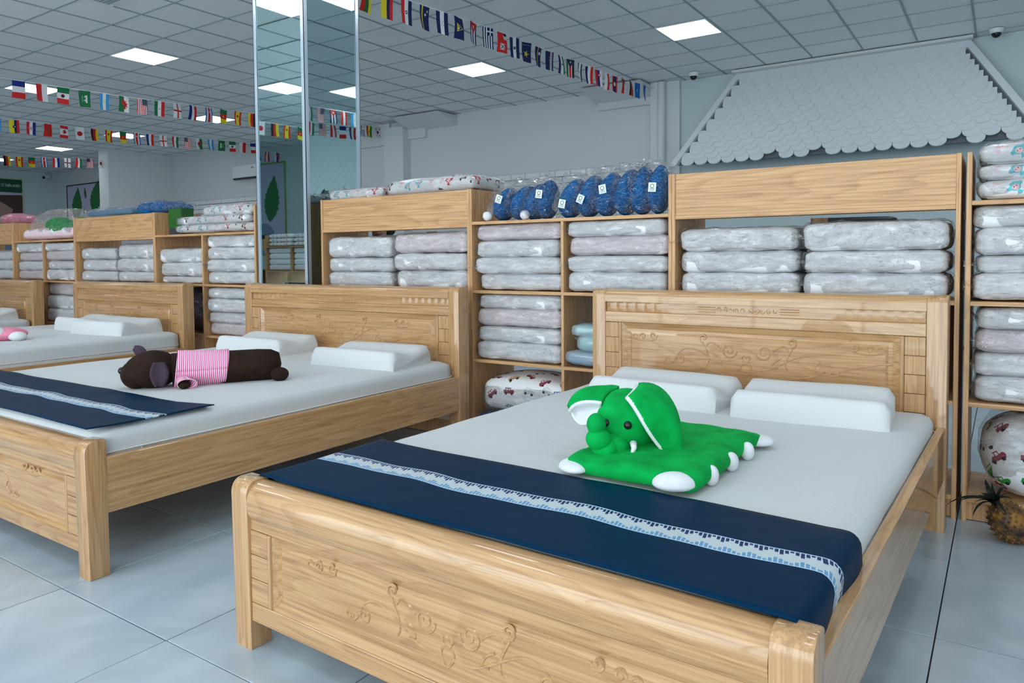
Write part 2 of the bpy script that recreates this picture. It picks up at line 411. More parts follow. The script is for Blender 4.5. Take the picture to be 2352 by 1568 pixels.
def copy_tree(o, parent=None):
    c = o.copy(); COL.objects.link(c); c.parent = parent
    for ch in list(o.children): copy_tree(ch, c)
    return c

# ================================================================== STRUCTURE
CEIL = 3.708; X0, X1, Y0, Y1 = -23.3, 5.9, -4.0, 10.6
AX, AY = -3.3308, 7.9493                    # ceiling grid origin
FT = .632; FX, FY = -.154, 1.205            # floor tile module and origin
fl = struct(box('floor', (X0, X1, Y0, Y1, -.12, -.006), 'grout'))
def tile_select(cells, zz, size, cap=300):
    """cells in view, the largest first"""
    out = []
    for c in cells:
        p = project((c[0]+size/2, c[1]+size/2, zz))
        if p and -60 < p[0] < 2412 and -60 < p[1] < 1628: out.append((p[2], c))
    out.sort(); return [c for _, c in out[:cap]]
cells = []
i0, i1 = int((X0-FX)/FT)-1, int((X1-FX)/FT)+1; j0, j1 = int((Y0-FY)/FT)-1, int((Y1-FY)/FT)+1
for i in range(i0, i1):
    for j in range(j0, j1):
        x, y = FX+i*FT, FY+j*FT
        if x >= X0-.01 and x+FT <= X1+.01 and y >= Y0-.01 and y+FT <= Y1+.01: cells.append((x, y))
near = set(tile_select(cells, 0, FT, 260))
tm = bpy.data.meshes.new('floor_tile'); bbox(bm := bmesh.new(),   .0022, FT-.0022, .0022, FT-.0022, -.006, 0, .0012); bm.to_mesh(tm); bm.free(); tm.materials.append(MAT['tile'])
for c in near: obj('tile', tm, None, fl, (c[0], c[1], 0))
def joined(cells, b, mat, name, parent):
    V, Fc = [], []
    for (x, y) in cells:
        k = len(V); V += [(x+b[0], y+b[2], b[4]), (x+b[1], y+b[2], b[4]), (x+b[1], y+b[3], b[4]), (x+b[0], y+b[3], b[4]), (x+b[0], y+b[2], b[5]), (x+b[1], y+b[2], b[5]), (x+b[1], y+b[3], b[5]), (x+b[0], y+b[3], b[5])]
        Fc += [(k+3, k+2, k+1, k), (k+4, k+5, k+6, k+7), (k, k+1, k+5, k+4), (k+1, k+2, k+6, k+5), (k+2, k+3, k+7, k+6), (k+3, k, k+4, k+7)]
    me = bpy.data.meshes.new(name); me.from_pydata(V, [], Fc); o = obj(name, me, mat, parent); o['kind'] = 'stuff'; return o
joined([c for c in cells if c not in near], (  .0022, FT-.0022, .0022, FT-.0022, -.006, 0), 'tile', 'distant_tiles', fl)

ce = struct(box('ceiling', (X0, X1, Y0, Y1, CEIL+.05, CEIL+.2), 'void'))
LIGHTS = [(AX+3*i, AY+3*j if j > -3 else AY-8.4) for i in range(-6, 3) for j in range(-3, 1)]
lset = {(round((a-AX)/.6), round((b-AY)/.6)) for a, b in LIGHTS}
VENT = (-7, -7)
cells = []
for i in range(int((X0-AX)/.6)-1, int((X1-AX)/.6)+2):
    for j in range(int((Y0-AY)/.6)-1, int((Y1-AY)/.6)+2):
        x, y = AX+.6*i, AY+.6*j
        if x+.6 <= X0+.02 or x >= X1-.02 or y+.6 <= Y0+.02 or y >= Y1-.02 or (i, j) in lset: continue
        cells.append((x, y))
near = set(tile_select(cells, CEIL, .6, 300))
tm = bpy.data.meshes.new('ceiling_tile'); bbox(bm := bmesh.new(), .004, .596, .004, .596, .004, .016); bm.to_mesh(tm); bm.free(); tm.materials.append(MAT['ceil_tile'])
for c in near: obj('tile', tm, None, ce, (c[0], c[1], CEIL))
joined([c for c in cells if c not in near], (.004, .596, .004, .596, CEIL+.004, CEIL+.016), 'ceil_tile', 'distant_tiles', ce)
for i in range(int((X0-AX)/.6), int((X1-AX)/.6)+1):
    x = AX+.6*i
    if X0 < x < X1: box('t_bar', (x-.009, x+.009, Y0, Y1, CEIL-.004, CEIL+.004), 't_bar', ce)
for j in range(int((Y0-AY)/.6), int((Y1-AY)/.6)+1):
    y = AY+.6*j
    if Y0 < y < Y1: box('t_bar', (X0, X1, y-.006, y+.006, CEIL-.003, CEIL+.004), 't_bar', ce)

wb = struct(box('wall_back', (X0-.1, X1+.1, Y1, Y1+.15, -.1, CEIL+.2), 'wall_grey'))
wl = struct(box('wall_left', (X0-.15, X0, Y0-.1, Y1, -.1, CEIL+.2), 'wall_blue'))
wr = struct(box('wall_right', (X1, X1+.15, Y0-.1, Y1, -.1, CEIL+.2), 'wall_white'))
wf = struct(box('wall_front', (X0-.1, -8.05, Y0-.15, Y0, -.1, CEIL+.2), 'wall_blue'))
box('lintel', (-8.05, 4.05, Y0-.15, Y0, 3.15, CEIL+.2), 'wall_blue', wf); box('sill', (-8.05, 4.05, Y0-.15, Y0, -.1, .05), 'wall_white', wf); box('jamb', (4.05, X1+.1, Y0-.15, Y0, -.1, CEIL+.2), 'wall_blue', wf)
win = bpy.data.objects.new('window_1', None); COL.objects.link(win); struct(win)
for k in range(9): box('mullion', (-8.05+k*1.5, -8.0+k*1.5, Y0-.12, Y0-.06, .05, 3.15), 'alu', win)
for k in range(8): box('pane', (-8.0+k*1.5, -6.55+k*1.5, Y0-.092, Y0-.088, .05, 3.15), 'pane', win)
box('painted_panel', (-23.3, -22.3, Y1-.02, Y1, 0, CEIL), 'wall_blue', wb)
box('painted_panel', (-4.0, X1, Y1-.025, Y1, 0, CEIL), 'wall_blue', wb)
box('pilaster', (-9.8, -9.32, Y1-.22, Y1, 0, CEIL-.12), 'wall_white', wb)
box('pilaster', (-4.43, -4.2, Y1-.16, Y1, 0, CEIL), 'wall_white', wb)
box('pilaster', (-4.2, -4.0, Y1-.1, Y1, 0, CEIL), 'wall_white', wb)
bm = bmesh.new(); tube_bm(bm, [(-4.24, Y1-.2, 0), (-4.24, Y1-.2, CEIL-.02)], .055, 14); smooth(obj('drain_pipe', bm, 'wall_white', wb), 60)
# the dropped beams along the top of the back wall
for a, b, zb in ((-5.35, -4.43, 3.42), (-11.3, -9.8, 3.30), (-9.32, -8.9, 3.36)):
    box('beam', (a, b, Y1-.07, Y1, zb, CEIL), 'wall_grey', wb)
prism('beam', [(Y1-.55, CEIL-.02), (Y1, CEIL-.02), (Y1, CEIL-.2)], 'x', -5.4, -4.43, 'wall_grey', wb)
prism('beam', [(Y1-.55, CEIL-.02), (Y1, CEIL-.02), (Y1, CEIL-.2)], 'x', -9.3, -8.2, 'wall_grey', wb)
for a, z in ((-9.3, 3.05), (-5.3, 3.0), (-5.1, 3.2)):
    box('plaster_seam', (a, a+.75, Y1-.008, Y1, z, z+.018), 'wall_white', wb)
bm = bmesh.new(); tube_bm(bm, [(-5.32, Y1, 3.02), (-5.32, Y1-.012, 3.02)], .035, 14); obj('junction_cap', bm, 'wall_white', wb)
# white brick courses, the top ones show above the shelves
box('brick_bed', (-16.7, -4.43, Y1-.012, Y1, 2.0, 2.545), 'mortar_and_shade', wb)
bw = .29; bmsh = bpy.data.meshes.new('brick'); bbox(bm := bmesh.new(), .006, bw-.006, -.03, 0, .006, .099, .003); bm.to_mesh(bmsh); bm.free(); bmsh.materials.append(MAT['brick'])
for row in range(4):
    z = 2.545-.105*(row+1); x = -16.6+(bw/2 if row % 2 else 0)
    while x+bw < -4.43:
        if not (-9.95 < x+bw/2 < -9.2): obj('brick', bmsh, None, wb, (x, Y1-.011, z))
        x += bw
# the closed-off room corner that juts into the shop
bx = struct(box('wall_side', (-17.52, -17.1, 8.98, Y1-.001, 0, CEIL), 'wall_white'))
box('shaded_panel', (-17.1, -17.08, 9.02, Y1, 0, CEIL-.001), 'wall_grey', bx)

# ---- awning of fish-scale shingles on the back wall
AT, AB = Vector((0, 10.52, 3.66)), Vector((0, 10.0, 2.37)); sl = (AB-AT); Lr = sl.length; sd = sl.normalized(); nn = Vector((0, -sd.z*-1, 0)); nrm = Vector((1, 0, 0)).cross(sd).normalized()
if nrm.y > 0: nrm = -nrm
xl = lambda t: -3.09-.80*t; xr = lambda t: -.46+.80*t
def quad_slab(name, pts, th, mat, parent):
    bm = bmesh.new(); a = [bm.verts.new(Vector(p)) for p in pts]; b = [bm.verts.new(Vector(p)-nrm*th) for p in pts]; n = len(pts)
    bm.faces.new(a); bm.faces.new(b[::-1])
    for i in range(n): bm.faces.new((a[i], b[i], b[(i+1) % n], a[(i+1) % n]))
    bmesh.ops.recalc_face_normals(bm, faces=bm.faces); return obj(name, bm, mat, parent)
pt = lambda x, t, o=0: Vector((x, 0, 0))+AT+sd*Lr*t+nrm*o
SW = .188
bm = bmesh.new(); out = [(-SW/2, .0), (-SW/2, -.135)]+arc(0, -.135, SW/2, 180, 360, 10, .075)[1:-1]+[(SW/2, -.135), (SW/2, 0)]
va = [bm.verts.new((x*.985, y, .0)) for x, y in out]; vb = [bm.verts.new((x*.975, y, .014)) for x, y in out]
bm.faces.new(va[::-1]); bm.faces.new(vb)
for i in range(len(out)): bm.faces.new((va[i], va[(i+1) % len(out)], vb[(i+1) % len(out)], vb[i]))
bmesh.ops.recalc_face_normals(bm, faces=bm.faces)
sm = bpy.data.meshes.new('shingle'); bm.to_mesh(sm); bm.free(); sm.materials.append(MAT['shingle'])
def awning(label, dx):
    global xl, xr
    aw = thing('shingle_awning', label, 'awning', (dx, 0, 0))
    quad_slab('backing_board', [pt(xl(0), 0, -.01), pt(xr(0), 0, -.01), pt(xr(.97), .97, -.01), pt(xl(.97), .97, -.01)], .02, 'mortar_and_shade', aw)  # dark underside colour also stands in for shadow lines between shingles
    quad_slab('trim_board', [pt(xl(0)-.06, -.01, .05), pt(xl(0)+.02, -.01, .05), pt(xl(1)+.03, 1, .05), pt(xl(1)-.06, 1, .05)], .07, 'shingle', aw)
    quad_slab('trim_board', [pt(xr(0)-.02, -.01, .05), pt(xr(0)+.06, -.01, .05), pt(xr(1)+.06, 1, .05), pt(xr(1)-.03, 1, .05)], .07, 'shingle', aw)
    quad_slab('trim_board', [pt(xl(0)-.04, -.012, .045), pt(xr(0)+.04, -.012, .045), pt(xr(0)+.06, .075, .045), pt(xl(0)-.06, .075, .045)], .06, 'shingle', aw)
    box('soffit', (xl(0)-.1, xr(0)+.1, 10.35, Y1-.03, CEIL-.045, CEIL-.012), 'wall_grey', aw)
    rows = 15; ex = (1-.10)/rows; cnt = 0; gone = {(14, 6), (14, 9), (14, 17), (14, 19)}
    for rI in range(rows):
        tb = .10+ex*(rI+1); x = xl(tb-.13)+.10+(SW/2 if rI % 2 else 0); k = 0
        while x < xr(tb-.13)-.06:
            if (rI, k) not in gone and cnt < 299:
                P = pt(x, tb, .012)
                o = obj('shingle', sm, None, aw)
                # local +y up the slope, z outward, tipped so that the lower edge stands proud
                zax = (nrm-sd*.10+Vector((random.uniform(-.025, .025), 0, 0))).normalized(); yax = (-sd-zax*(-sd).dot(zax)).normalized(); xax = yax.cross(zax)
                mm = Matrix((xax, yax, zax)).transposed().to_4x4(); mm.translation = P+(-sd)*.20*1.0+nrm*random.uniform(0, .003); o.matrix_local = mm; cnt += 1
            k += 1; x += SW
awning('white awning of rounded fish-scale shingles between drain pipe and corner', 0)
awning('white fish-scale awning past the first one, reflected in the pillar', 4.6)

# ================================================================== CEILING LIGHTS (the shop's lamps)
pm_f = bpy.data.meshes.new('panel_frame'); bm = bmesh.new()
for b in ((.006, .594, .006, .02), (.006, .594, .58, .594), (.006, .02, .02, .58), (.58, .594, .02, .58)): bbox(bm, b[0], b[1], b[2], b[3], -.012, .006)
bm.to_mesh(pm_f); bm.free(); pm_f.materials.append(MAT['white_plastic'])
pm_d = bpy.data.meshes.new('panel_diffuser'); bbox(bm := bmesh.new(), .02, .58, .02, .58, -.008, .0); bm.to_mesh(pm_d); bm.free(); pm_d.materials.append(MAT['panel'])
LED = {(0, 0): 'square LED ceiling panel nearest the shingle awning and drain pipe', (-1, 0): 'square LED ceiling panel between the Greek-flag bunting and back-wall pilaster',
       (-2, -1): 'square LED ceiling panel in front of the Saudi-flag bunting', (-3, -1): 'square LED ceiling panel showing behind the French and Polish flags', (-3, 0): 'square LED ceiling panel showing behind the first bunting\'s Costa Rican flag',
       (-4, 0): 'square LED ceiling panel showing behind the second bunting\'s Cameroon flag', (-5, 0): 'square LED ceiling panel just above the short far bunting', (-6, 0): 'square LED ceiling panel showing behind the far bunting\'s German flag'}
for (x, y) in LIGHTS:
    if x+.6 > X1 or y < Y0: continue
    t = thing('ceiling_light', LED.get((round((x-AX)/3), round((y-AY)/3)), 'square LED ceiling panel over the open shop floor'), 'ceiling light', (x, y, CEIL), 0, 'LED panels in the tiled ceiling')
    obj('frame', pm_f, None, t); obj('diffuser', pm_d, None, t)
# air vent
t = thing('ceiling_vent', 'grey slatted air vent set in the ceiling grid', 'vent', (AX+.6*VENT[0], AY+.6*VENT[1]-.3, CEIL-.004))
box('frame', (.01, .59, .01, .59, -.006, .004), 'white_plastic', t)
for k in range(12): box('slat', (.06, .54, .06+k*.04, .085+k*.04, -.012, 0), 't_bar', t)
# cameras
for x, y, lab in ((-3.68, 10.2, 'white and black security dome above the pipe beside the shingle awning'), (-.13, 10.3, 'white and black security dome past the awning\'s upper corner')):
    t = thing('security_camera', lab, 'camera', (x, y, CEIL-.005))
    bm = bmesh.new(); tube_bm(bm, [(0, 0, 0), (0, 0, -.035), (0, 0, -.05)], lambda s: .075-.015*s, 20); smooth(obj('housing', bm, 'white_plastic', t), 40)
    blob('dome', (0, 0, -.05), (.05, .05, .05), 'black', t)
t = thing('security_camera', 'small white bullet camera in the far room corner', 'camera', (-23.05, 10.35, 3.6))
bm = bmesh.new(); tube_bm(bm, [(0, 0, 0), (.1, -.16, -.06)], .06, 16); smooth(obj('housing', bm, 'white_plastic', t), 40)
bm = bmesh.new(); tube_bm(bm, [(.1, -.16, -.06), (.108, -.172, -.065)], .042, 16); obj('lens', bm, 'black', t)
bm = bmesh.new(); tube_bm(bm, [(0, 0, 0), (-.1, .1, .07)], .02, 8); obj('bracket', bm, 'white_plastic', t)

# ================================================================== MIRRORED PILLAR
PX0, PX1, PY0, PY1 = -4.757, -4.198, 3.633, 4.176
t = thing('mirrored_pillar', 'square pillar clad in mirrors with aluminium corner strips', 'pillar', ((PX0+PX1)/2, (PY0+PY1)/2, 0))
hw, hd = (PX1-PX0)/2, (PY1-PY0)/2
box('core', (-hw+.012, hw-.012, -hd+.012, hd-.012, 0, CEIL), 'wall_grey', t)
for b in ((-hw+.008, hw-.008, -hd+.002, -hd+.01), (-hw+.008, hw-.008, hd-.01, hd-.002), (hw-.01, hw-.002, -hd+.008, hd-.008), (-hw+.002, -hw+.01, -hd+.008, hd-.008)):
    box('mirror', (b[0], b[1], b[2], b[3], .02, CEIL-.005), 'mirror', t)
for sx in (-1, 1):
    for sy in (-1, 1):
        a = .03
        bm = bmesh.new(); bbox(bm, *(sorted((sx*(hw-a), sx*(hw+.004)))), *(sorted((sy*(hd-.0), sy*(hd+.004)))), 0, CEIL-.003)
        bbox(bm, *(sorted((sx*(hw), sx*(hw+.004)))), *(sorted((sy*(hd-a), sy*(hd+.004)))), 0, CEIL-.003); obj('corner_strip', bm, 'alu', t)

# ================================================================== BEDS
def spiral(cx, cz, r0, turns, a0, s=1, n=26):
    return [(cx+s*r0*(1-.85*i/n)*cos(a0+turns*2*pi*i/n), cz+r0*(1-.85*i/n)*sin(a0+turns*2*pi*i/n)) for i in range(n+1)]
def bez(p, n=22):
    out = []
    for i in range(n+1):
        t = i/n; q = [Vector((*a, 0)) for a in p]
        while len(q) > 1: q = [q[k].lerp(q[k+1], t) for k in range(len(q)-1)]
        out.append((q[0].x, q[0].y))
    return out
def scroll_bm(y, cx, cz, k, rad, part=0):
    """carved vine: curves in the x-z plane, half sunk in the panel; part 0 the vine, -1/1 the outer ornaments"""
    bm = bmesh.new(); P = []
    for s in (-1, 1):
        Q = P; P = []
        P.append(bez([(.02*s, -.055), (.12*s, -.085), (.19*s, .0), (.25*s, .055), (.33*s, .05), (.36*s, -.02)]))
        P.append(spiral(.345*s, -.03, .03, 1.3, pi/2, s)); P.append(spiral(.41*s, -.045, .018, 1.2, 0, -s, 18))
        P.append(bez([(.36*s, -.02), (.38*s, -.06), (.40*s, -.065), (.43*s, -.045)], 10))
        P.append(spiral(.085*s, .03, .04, 1.6, pi, s)); P.append(bez([(.125*s, .035), (.16*s, .07), (.19*s, .075), (.2*s, .045)], 12))
        P.append(spiral(.215*s, .085, .025, 1.2, -pi/2, s, 18)); P.append(bez([(.22*s, .06), (.20*s, .02), (.17*s, -.02), (.2*s, -.05)], 12))
        P.append(bez([(.17*s, .01), (.12*s, -.01), (.11*s, -.05), (.15*s, -.04)], 12))
        main = P; P = []
        P.append(spiral(.49*s, .085, .022, 1.2, pi, s, 16)); P.append(spiral(.55*s, .075, .018, 1.2, 0, s, 16))
        P.append(bez([(.47*s, .07), (.51*s, .045), (.57*s, .05), (.61*s, .065)], 10)); P.append(bez([(.61*s, .065), (.61*s, .09), (.59*s, .09), (.58*s, .075)], 8))
        orn = P; P = Q
        if part == 0: P += main
        elif part == s: P += orn
        if part: continue
        P.append(bez([(0, -.03), (.03*s, -.02), (.035*s, -.06), (0, -.085)], 10)); P.append(bez([(0, .0), (.02*s, .02), (.03*s, -.01), (.0, -.03)], 8))
    for p in P: tube_bm(bm, [(cx+a*k, y, cz+b*k) for a, b in p], lambda t: rad*(1-.45*abs(t-.4)), 6, .9, (0, 1, 0))
    return bm
def wave_strip(x0, x1, z0, z1, y, W):
    """carved frieze: rippled scallops at both ends and plain ground in the middle"""
    nx = 150; nz = 8; cxm = (x0+x1)/2; half = (x1-x0)/2
    def fn(a, b):
        x = x0+(x1-x0)*a; z = z0+(z1-z0)*b; t = abs(x-cxm)/half; e = min(1, max(0, (t-.52)/.06))
        d = .006*e*abs(sin(pi*(x-cxm)/.052)) if 0 < a < 1 else 0
        return (x, y-d*(.35+.65*sin(pi*min(1, max(0, b)))**.5), z)
    bm = sheet_bm(nx, nz, fn); return bm
def make_bed(label, loc, rz, W, L, Hh, head_only=False, mirror_scroll=1, pw=.075):
    t = thing('wooden_bed', label, 'bed', loc, rz)
    h = W/2; i = h-pw
    # ---- headboard
    y0 = L
    for s in (-1, 1):
        prof = [(y0+.10, 0), (y0+.10, Hh-.012), (y0+.085, Hh)]+[(y0+.03-.03*sin(R(a)), Hh-.03+.03*cos(R(a))) for a in (0, 30, 60, 90)]+[(y0, 0)]
        prism('head_post', prof, 'x', *sorted((s*h, s*i)), 'ash_z', t, 40, .004)
    prof = [(y0+.085, Hh-.066), (y0+.085, Hh-.006), (y0+.07, Hh-.002)]+[(y0+.034-.034*sin(R(a)), Hh-.037+.034*cos(R(a))) for a in (0, 25, 50, 75, 90)]+[(y0, Hh-.066)]
    prism('top_rail', prof, 'x', -i, i, 'ash_x', t, 40)
    box('head_backing', (-i, i, y0+.024, y0+.06, .30, Hh-.06), 'ash_x', t)
    smooth(obj('carved_frieze', wave_strip(-i+.003, i-.003, Hh-.116, Hh-.066, y0+.016, W), 'ash_x', t), 50)
    bm = bmesh.new()
    for s in (-1, 1):
        for k in range(3): tube_bm(bm, [(s*.15, y0+.016, Hh-.08-k*.011), (s*.235, y0+.016, Hh-.08-k*.011)], .0028, 6)
        for k in range(5): tube_bm(bm, [(s*.13+a*.3*1-s*k*.028, y0+.016, Hh-.091+b*.3) for a, b in spiral(0, 0, .045, 1.2, k*1.3, s, 14)], .0026, 5)
    smooth(obj('frieze_scroll', bm, 'ash_x', t), 50)
    box('mid_rail', (-i, i, y0+.002, y0+.04, Hh-.170, Hh-.1165), 'ash_x', t, .003, 2)
    bz = Hh-.171
    for s in (-1, 1):
        for k in range(6):
            z1 = bz-.0785*k-.0015; z0 = bz-.0785*(k+1)+.0005
            box('stile_block', (*sorted((s*(i-.001), s*(i-.078))), y0+.003, y0+.04, z0, z1), 'ash_z', t, .0016)
        box('panel_molding', (*sorted((s*(i-.0785), s*(i-.094))), y0-.001, y0+.04, .32, bz), 'ash_z', t, .004, 2)
    px = i-.094
    bm = bmesh.new()
    def ringv(d, y): return [bm.verts.new((a*(px-d), y, b)) for a, b in ((-1, .32+d), (1, .32+d), (1, bz-d), (-1, bz-d))]
    r0 = ringv(0, y0+.006); r1 = ringv(.03, y0+.017); r2 = ringv(.045, y0+.017); r3 = ringv(.055, y0+.010)
    for a, b in ((r0, r1), (r1, r2), (r2, r3)):
        for k in range(4): bm.faces.new((a[k], a[(k+1) % 4], b[(k+1) % 4], b[k]))
    bm.faces.new(r3); bmesh.ops.recalc_face_normals(bm, faces=bm.faces)
    if bm.faces[-1].normal.y > 0: bmesh.ops.reverse_faces(bm, faces=bm.faces[:])
    obj('head_panel', bm, 'ash_x', t)
    for q in (-1, 0, 1): smooth(obj('carved_ornament' if q else 'carved_scroll', scroll_bm(y0+.0102, 0, Hh-.31, min(1.0, W/1.7), .0040, q), 'ash_x', t), 50)
    bm = bmesh.new(); tube_bm(bm, [(a*W/1.6, y0+.0105, Hh-.06+b) for a, b in bez([(-.5, -.19), (-.3, -.25), (-.1, -.42), (.15, -.42), (.42, -.24), (.6, -.235)], 40)], .0034, 6, .9, (0, 1, 0)); smooth(obj('carved_ridge', bm, 'ash_x', t), 50)
    box('head_rail', (-i, i, y0+.01, y0+.06, .23, .32), 'ash_x', t)
    # ---- side rails, platform
    for s in (-1, 1): box('side_rail', (*sorted((s*(h-.002), s*(h-.034))), .07, y0, .225, .428), 'ash_y', t, .003, 2)
    box('platform', (-h+.034, h-.034, .08, y0, .285, .305), 'ash_y', t)
    # ---- footboard
    FH = .495
    for s in (-1, 1):
        prof = [(.078, 0), (.078, FH-.006), (.07, FH)]+[(.035-.035*sin(R(a)), FH-.04+.04*cos(R(a))) for a in (0, 18, 36, 54, 72, 90)]+[(.006, 0)]
        prism('foot_post', prof, 'x', *sorted((s*h, s*i)), 'ash_z', t, 40, .004)
    prof = [(.078, .385), (.078, FH-.012), (.07, FH-.007), (.06, FH-.005)]+[(.05-.05*sin(R(a)), FH-.065+.06*cos(R(a))) for a in (15, 30, 45, 60, 75, 90)]+[(.004, .40), (.010, .387)]
    prism('foot_top_rail', prof, 'x', -i, i, 'ash_x', t, 50)
    box('foot_backing', (-i, i, .03, .07, .10, .39), 'ash_x', t)
    box('foot_mid_rail', (-i, i, .012, .05, .354, .3865), 'ash_x', t, .002, 1)
    box('foot_bottom_rail', (-i, i, .010, .055, .087, .142), 'ash_x', t, .003, 2)
    for s in (-1, 1):
        for k in range(3): box('stile_block', (*sorted((s*(i-.001), s*(i-.078))), .010, .05, .1425+.0705*k+.001, .1425+.0705*(k+1)-.001), 'ash_x', t, .0016)
        box('panel_molding', (*sorted((s*(i-.0785), s*(i-.094))), .008, .05, .142, .354), 'ash_z', t, .004, 2)
    bm = bmesh.new()
    def ringf(d, y): return [bm.verts.new((a*(px-d), y, b)) for a, b in ((-1, .142+d), (1, .142+d), (1, .354-d), (-1, .354-d))]
    r0 = ringf(0, .014); r1 = ringf(.018, .028); r2 = ringf(.024, .028); r3 = ringf(.034, .022)
    for a, b in ((r0, r1), (r1, r2), (r2, r3)):
        for k in range(4): bm.faces.new((a[k], a[(k+1) % 4], b[(k+1) % 4], b[k]))
    bm.faces.new(r3); bmesh.ops.recalc_face_normals(bm, faces=bm.faces)
    if bm.faces[-1].normal.y > 0: bmesh.ops.reverse_faces(bm, faces=bm.faces[:])
    obj('foot_panel', bm, 'ash_x', t)
    for q in (-1, 0, 1): smooth(obj('carved_ornament' if q else 'carved_scroll', scroll_bm(.0222, 0, .25, .80*W/1.6, .0046, q), 'ash_x', t), 50)
    return t

def make_mattress(label, loc, rz, W, y0, y1, z0, z1, seed, zipper=False):
    t = thing('mattress', label, 'mattress', loc, rz)
    bm = softbox_bm(W, y1-y0, z1-z0, .045, 26, .0, .0035, seed, 3.5)
    for v in bm.verts: v.co.y += (y0+y1)/2; v.co.z += z0
    smooth(obj('cover', bm, 'mattress_cloth', t))
    # piping seam round the side
    zs = (z0+z1)/2+.02; a = W/2+.003; yy0, yy1 = y0-.003, y1+.003; r = .045
    path = []
    for cx, cy, a0 in ((a-r, yy1-r, 0), (-a+r, yy1-r, 90), (-a+r, yy0+r, 180), (a-r, yy0+r, 270)):
        path += [(cx+r*cos(R(a0+q)), cy+r*sin(R(a0+q)), zs+.004*sin(q+a0)) for q in (0, 22, 45, 67, 90)]
    path.append(path[0]); bm = bmesh.new(); tube_bm(bm, path, .003, 6, cap=False); smooth(obj('piping', bm, 'pillow_cloth', t))
    if zipper:
        bm = bmesh.new(); tube_bm(bm, [(W/2+.008, y0+.16, zs), (W/2+.012, y0+.175, zs-.016), (W/2+.01, y0+.165, zs-.03), (W/2+.008, y0+.15, zs-.02)], .004, 6)
        obj('zipper_pull', bm, 'alu', t)
    return t
def contour_pillow(label, loc, rz, w=.58, d=.36, h=.105, seed=0, group=None, mat='pillow_cloth'):
    """wave-shaped foam pillow: two rolls with a dip between"""
    prof = []
    n = 40
    def top(s): return h*(.82+.13*cos(2*pi*(s-.86)/.74)+.07*s)
    for k in range(n+1):
        s = k/n; e = min(s/.10, (1-s)/.07, 1); z = top(s)*(math.sqrt(max(0, 1-(1-e)**2))*.75+.25*min(1, e*2.2)) if e < 1 else top(s)
        prof.append((s*d, z))
    nx = 26; bm = bmesh.new(); g = []
    for a in range(nx+1):
        u = a/nx; x = (u-.5)*w; e = min(u/.06, (1-u)/.06, 1); sc = math.sqrt(max(0, 1-(1-e)**2)); row = []
        for (y, z) in prof:
            q = noise.noise(Vector((x*5+seed*3, y*5, seed)))*.004
            row.append(bm.verts.new((x, d/2+(y-d/2)*(.94+.06*sc), (z+q)*(.72+.28*sc))))
        g.append(row)
    for a in range(nx):
        for b in range(n): bm.faces.new((g[a][b], g[a+1][b], g[a+1][b+1], g[a][b+1]))
    base = [[bm.verts.new((r[0].co.x, y, 0)) for y in (r[0].co.y, r[-1].co.y)] for r in g]
    for a in range(nx):
        bm.faces.new((g[a][0], base[a][0], base[a+1][0], g[a+1][0])); bm.faces.new((g[a+1][-1], base[a+1][1], base[a][1], g[a][-1])); bm.faces.new((base[a][0], base[a][1], base[a+1][1], base[a+1][0]))
    for a in (0, nx): bm.faces.new([base[a][0]]+g[a]+[base[a][1]])
    bmesh.ops.recalc_face_normals(bm, faces=bm.faces)
    o = smooth(obj('contour_pillow', bm, mat, None, loc, (0, 0, rz)), 55)
    return tag(o, label, 'pillow', group)

B1 = ((-1.056, 1.283, 0), R(-1.65), 1.615, 2.168)
B2 = ((-3.652, 1.278, 0), 0, 2.00, 2.14)
B3 = ((-6.31, 1.27, 0), 0, 1.76, 2.14)
B4 = ((-8.87, 1.27, 0), 0, 1.76, 2.14)
make_bed('varnished ash bed frame under the green elephant cushion', *B1, .963)
make_bed('varnished ash bed frame holding the long brown plush dog', *B2, .957, pw=.078)
make_bed('varnished ash bed frame standing between the dog bed and the last bed', *B3, .945)
make_bed('varnished ash bed frame nearest the bagged pink plush shelf', *B4, .945)
make_mattress('white mattress under the navy runner and green elephant cushion', B1[0], B1[1], 1.54, .085, 2.16, .305, .487, 1)
make_mattress('white zipped mattress under the long brown plush dog', B2[0], 0, 1.925, .06, 2.135, .305, .518, 2, True)
make_mattress('thick white mattress with two white contour pillows, no runner', B3[0], 0, 1.69, .085, 2.135, .305, .556, 3)
make_mattress('thick white mattress on the bed nearest the bagged pink plush', B4[0], 0, 1.69, .085, 2.135, .305, .556, 4)
contour_pillow('white contour pillow with quilted roses beside the teal bags', (-1.262, 2.93, .485), R(-2.5), .595, .36, .112, 1)
contour_pillow('plain white contour pillow nearest the black gap between shelves', (-.615, 2.915, .485), R(3.5), .565, .37, .115, 2)
contour_pillow('white contour pillow behind the plush dog\'s tail, nearest the headboard post', (-3.03, 2.90, .516), R(5), .60, .38, .108, 3)
contour_pillow('white contour pillow beyond the plush dog on its bed', (-4.07, 2.98, .516), R(2), .62, .36, .112, 4)
contour_pillow('white contour pillow lying partly behind another on the runnerless bed', (-6.32, 2.96, .553), R(-1), .60, .36, .115, 5)
contour_pillow('white contour pillow at the side of the runnerless bed, nearest dog bed', (-5.82, 2.90, .553), R(9), .60, .40, .115, 6)
contour_pillow('white contour pillow on the bed nearest the bagged pink plush', (-8.42, 2.95, .553), R(3), .60, .38, .11, 7)

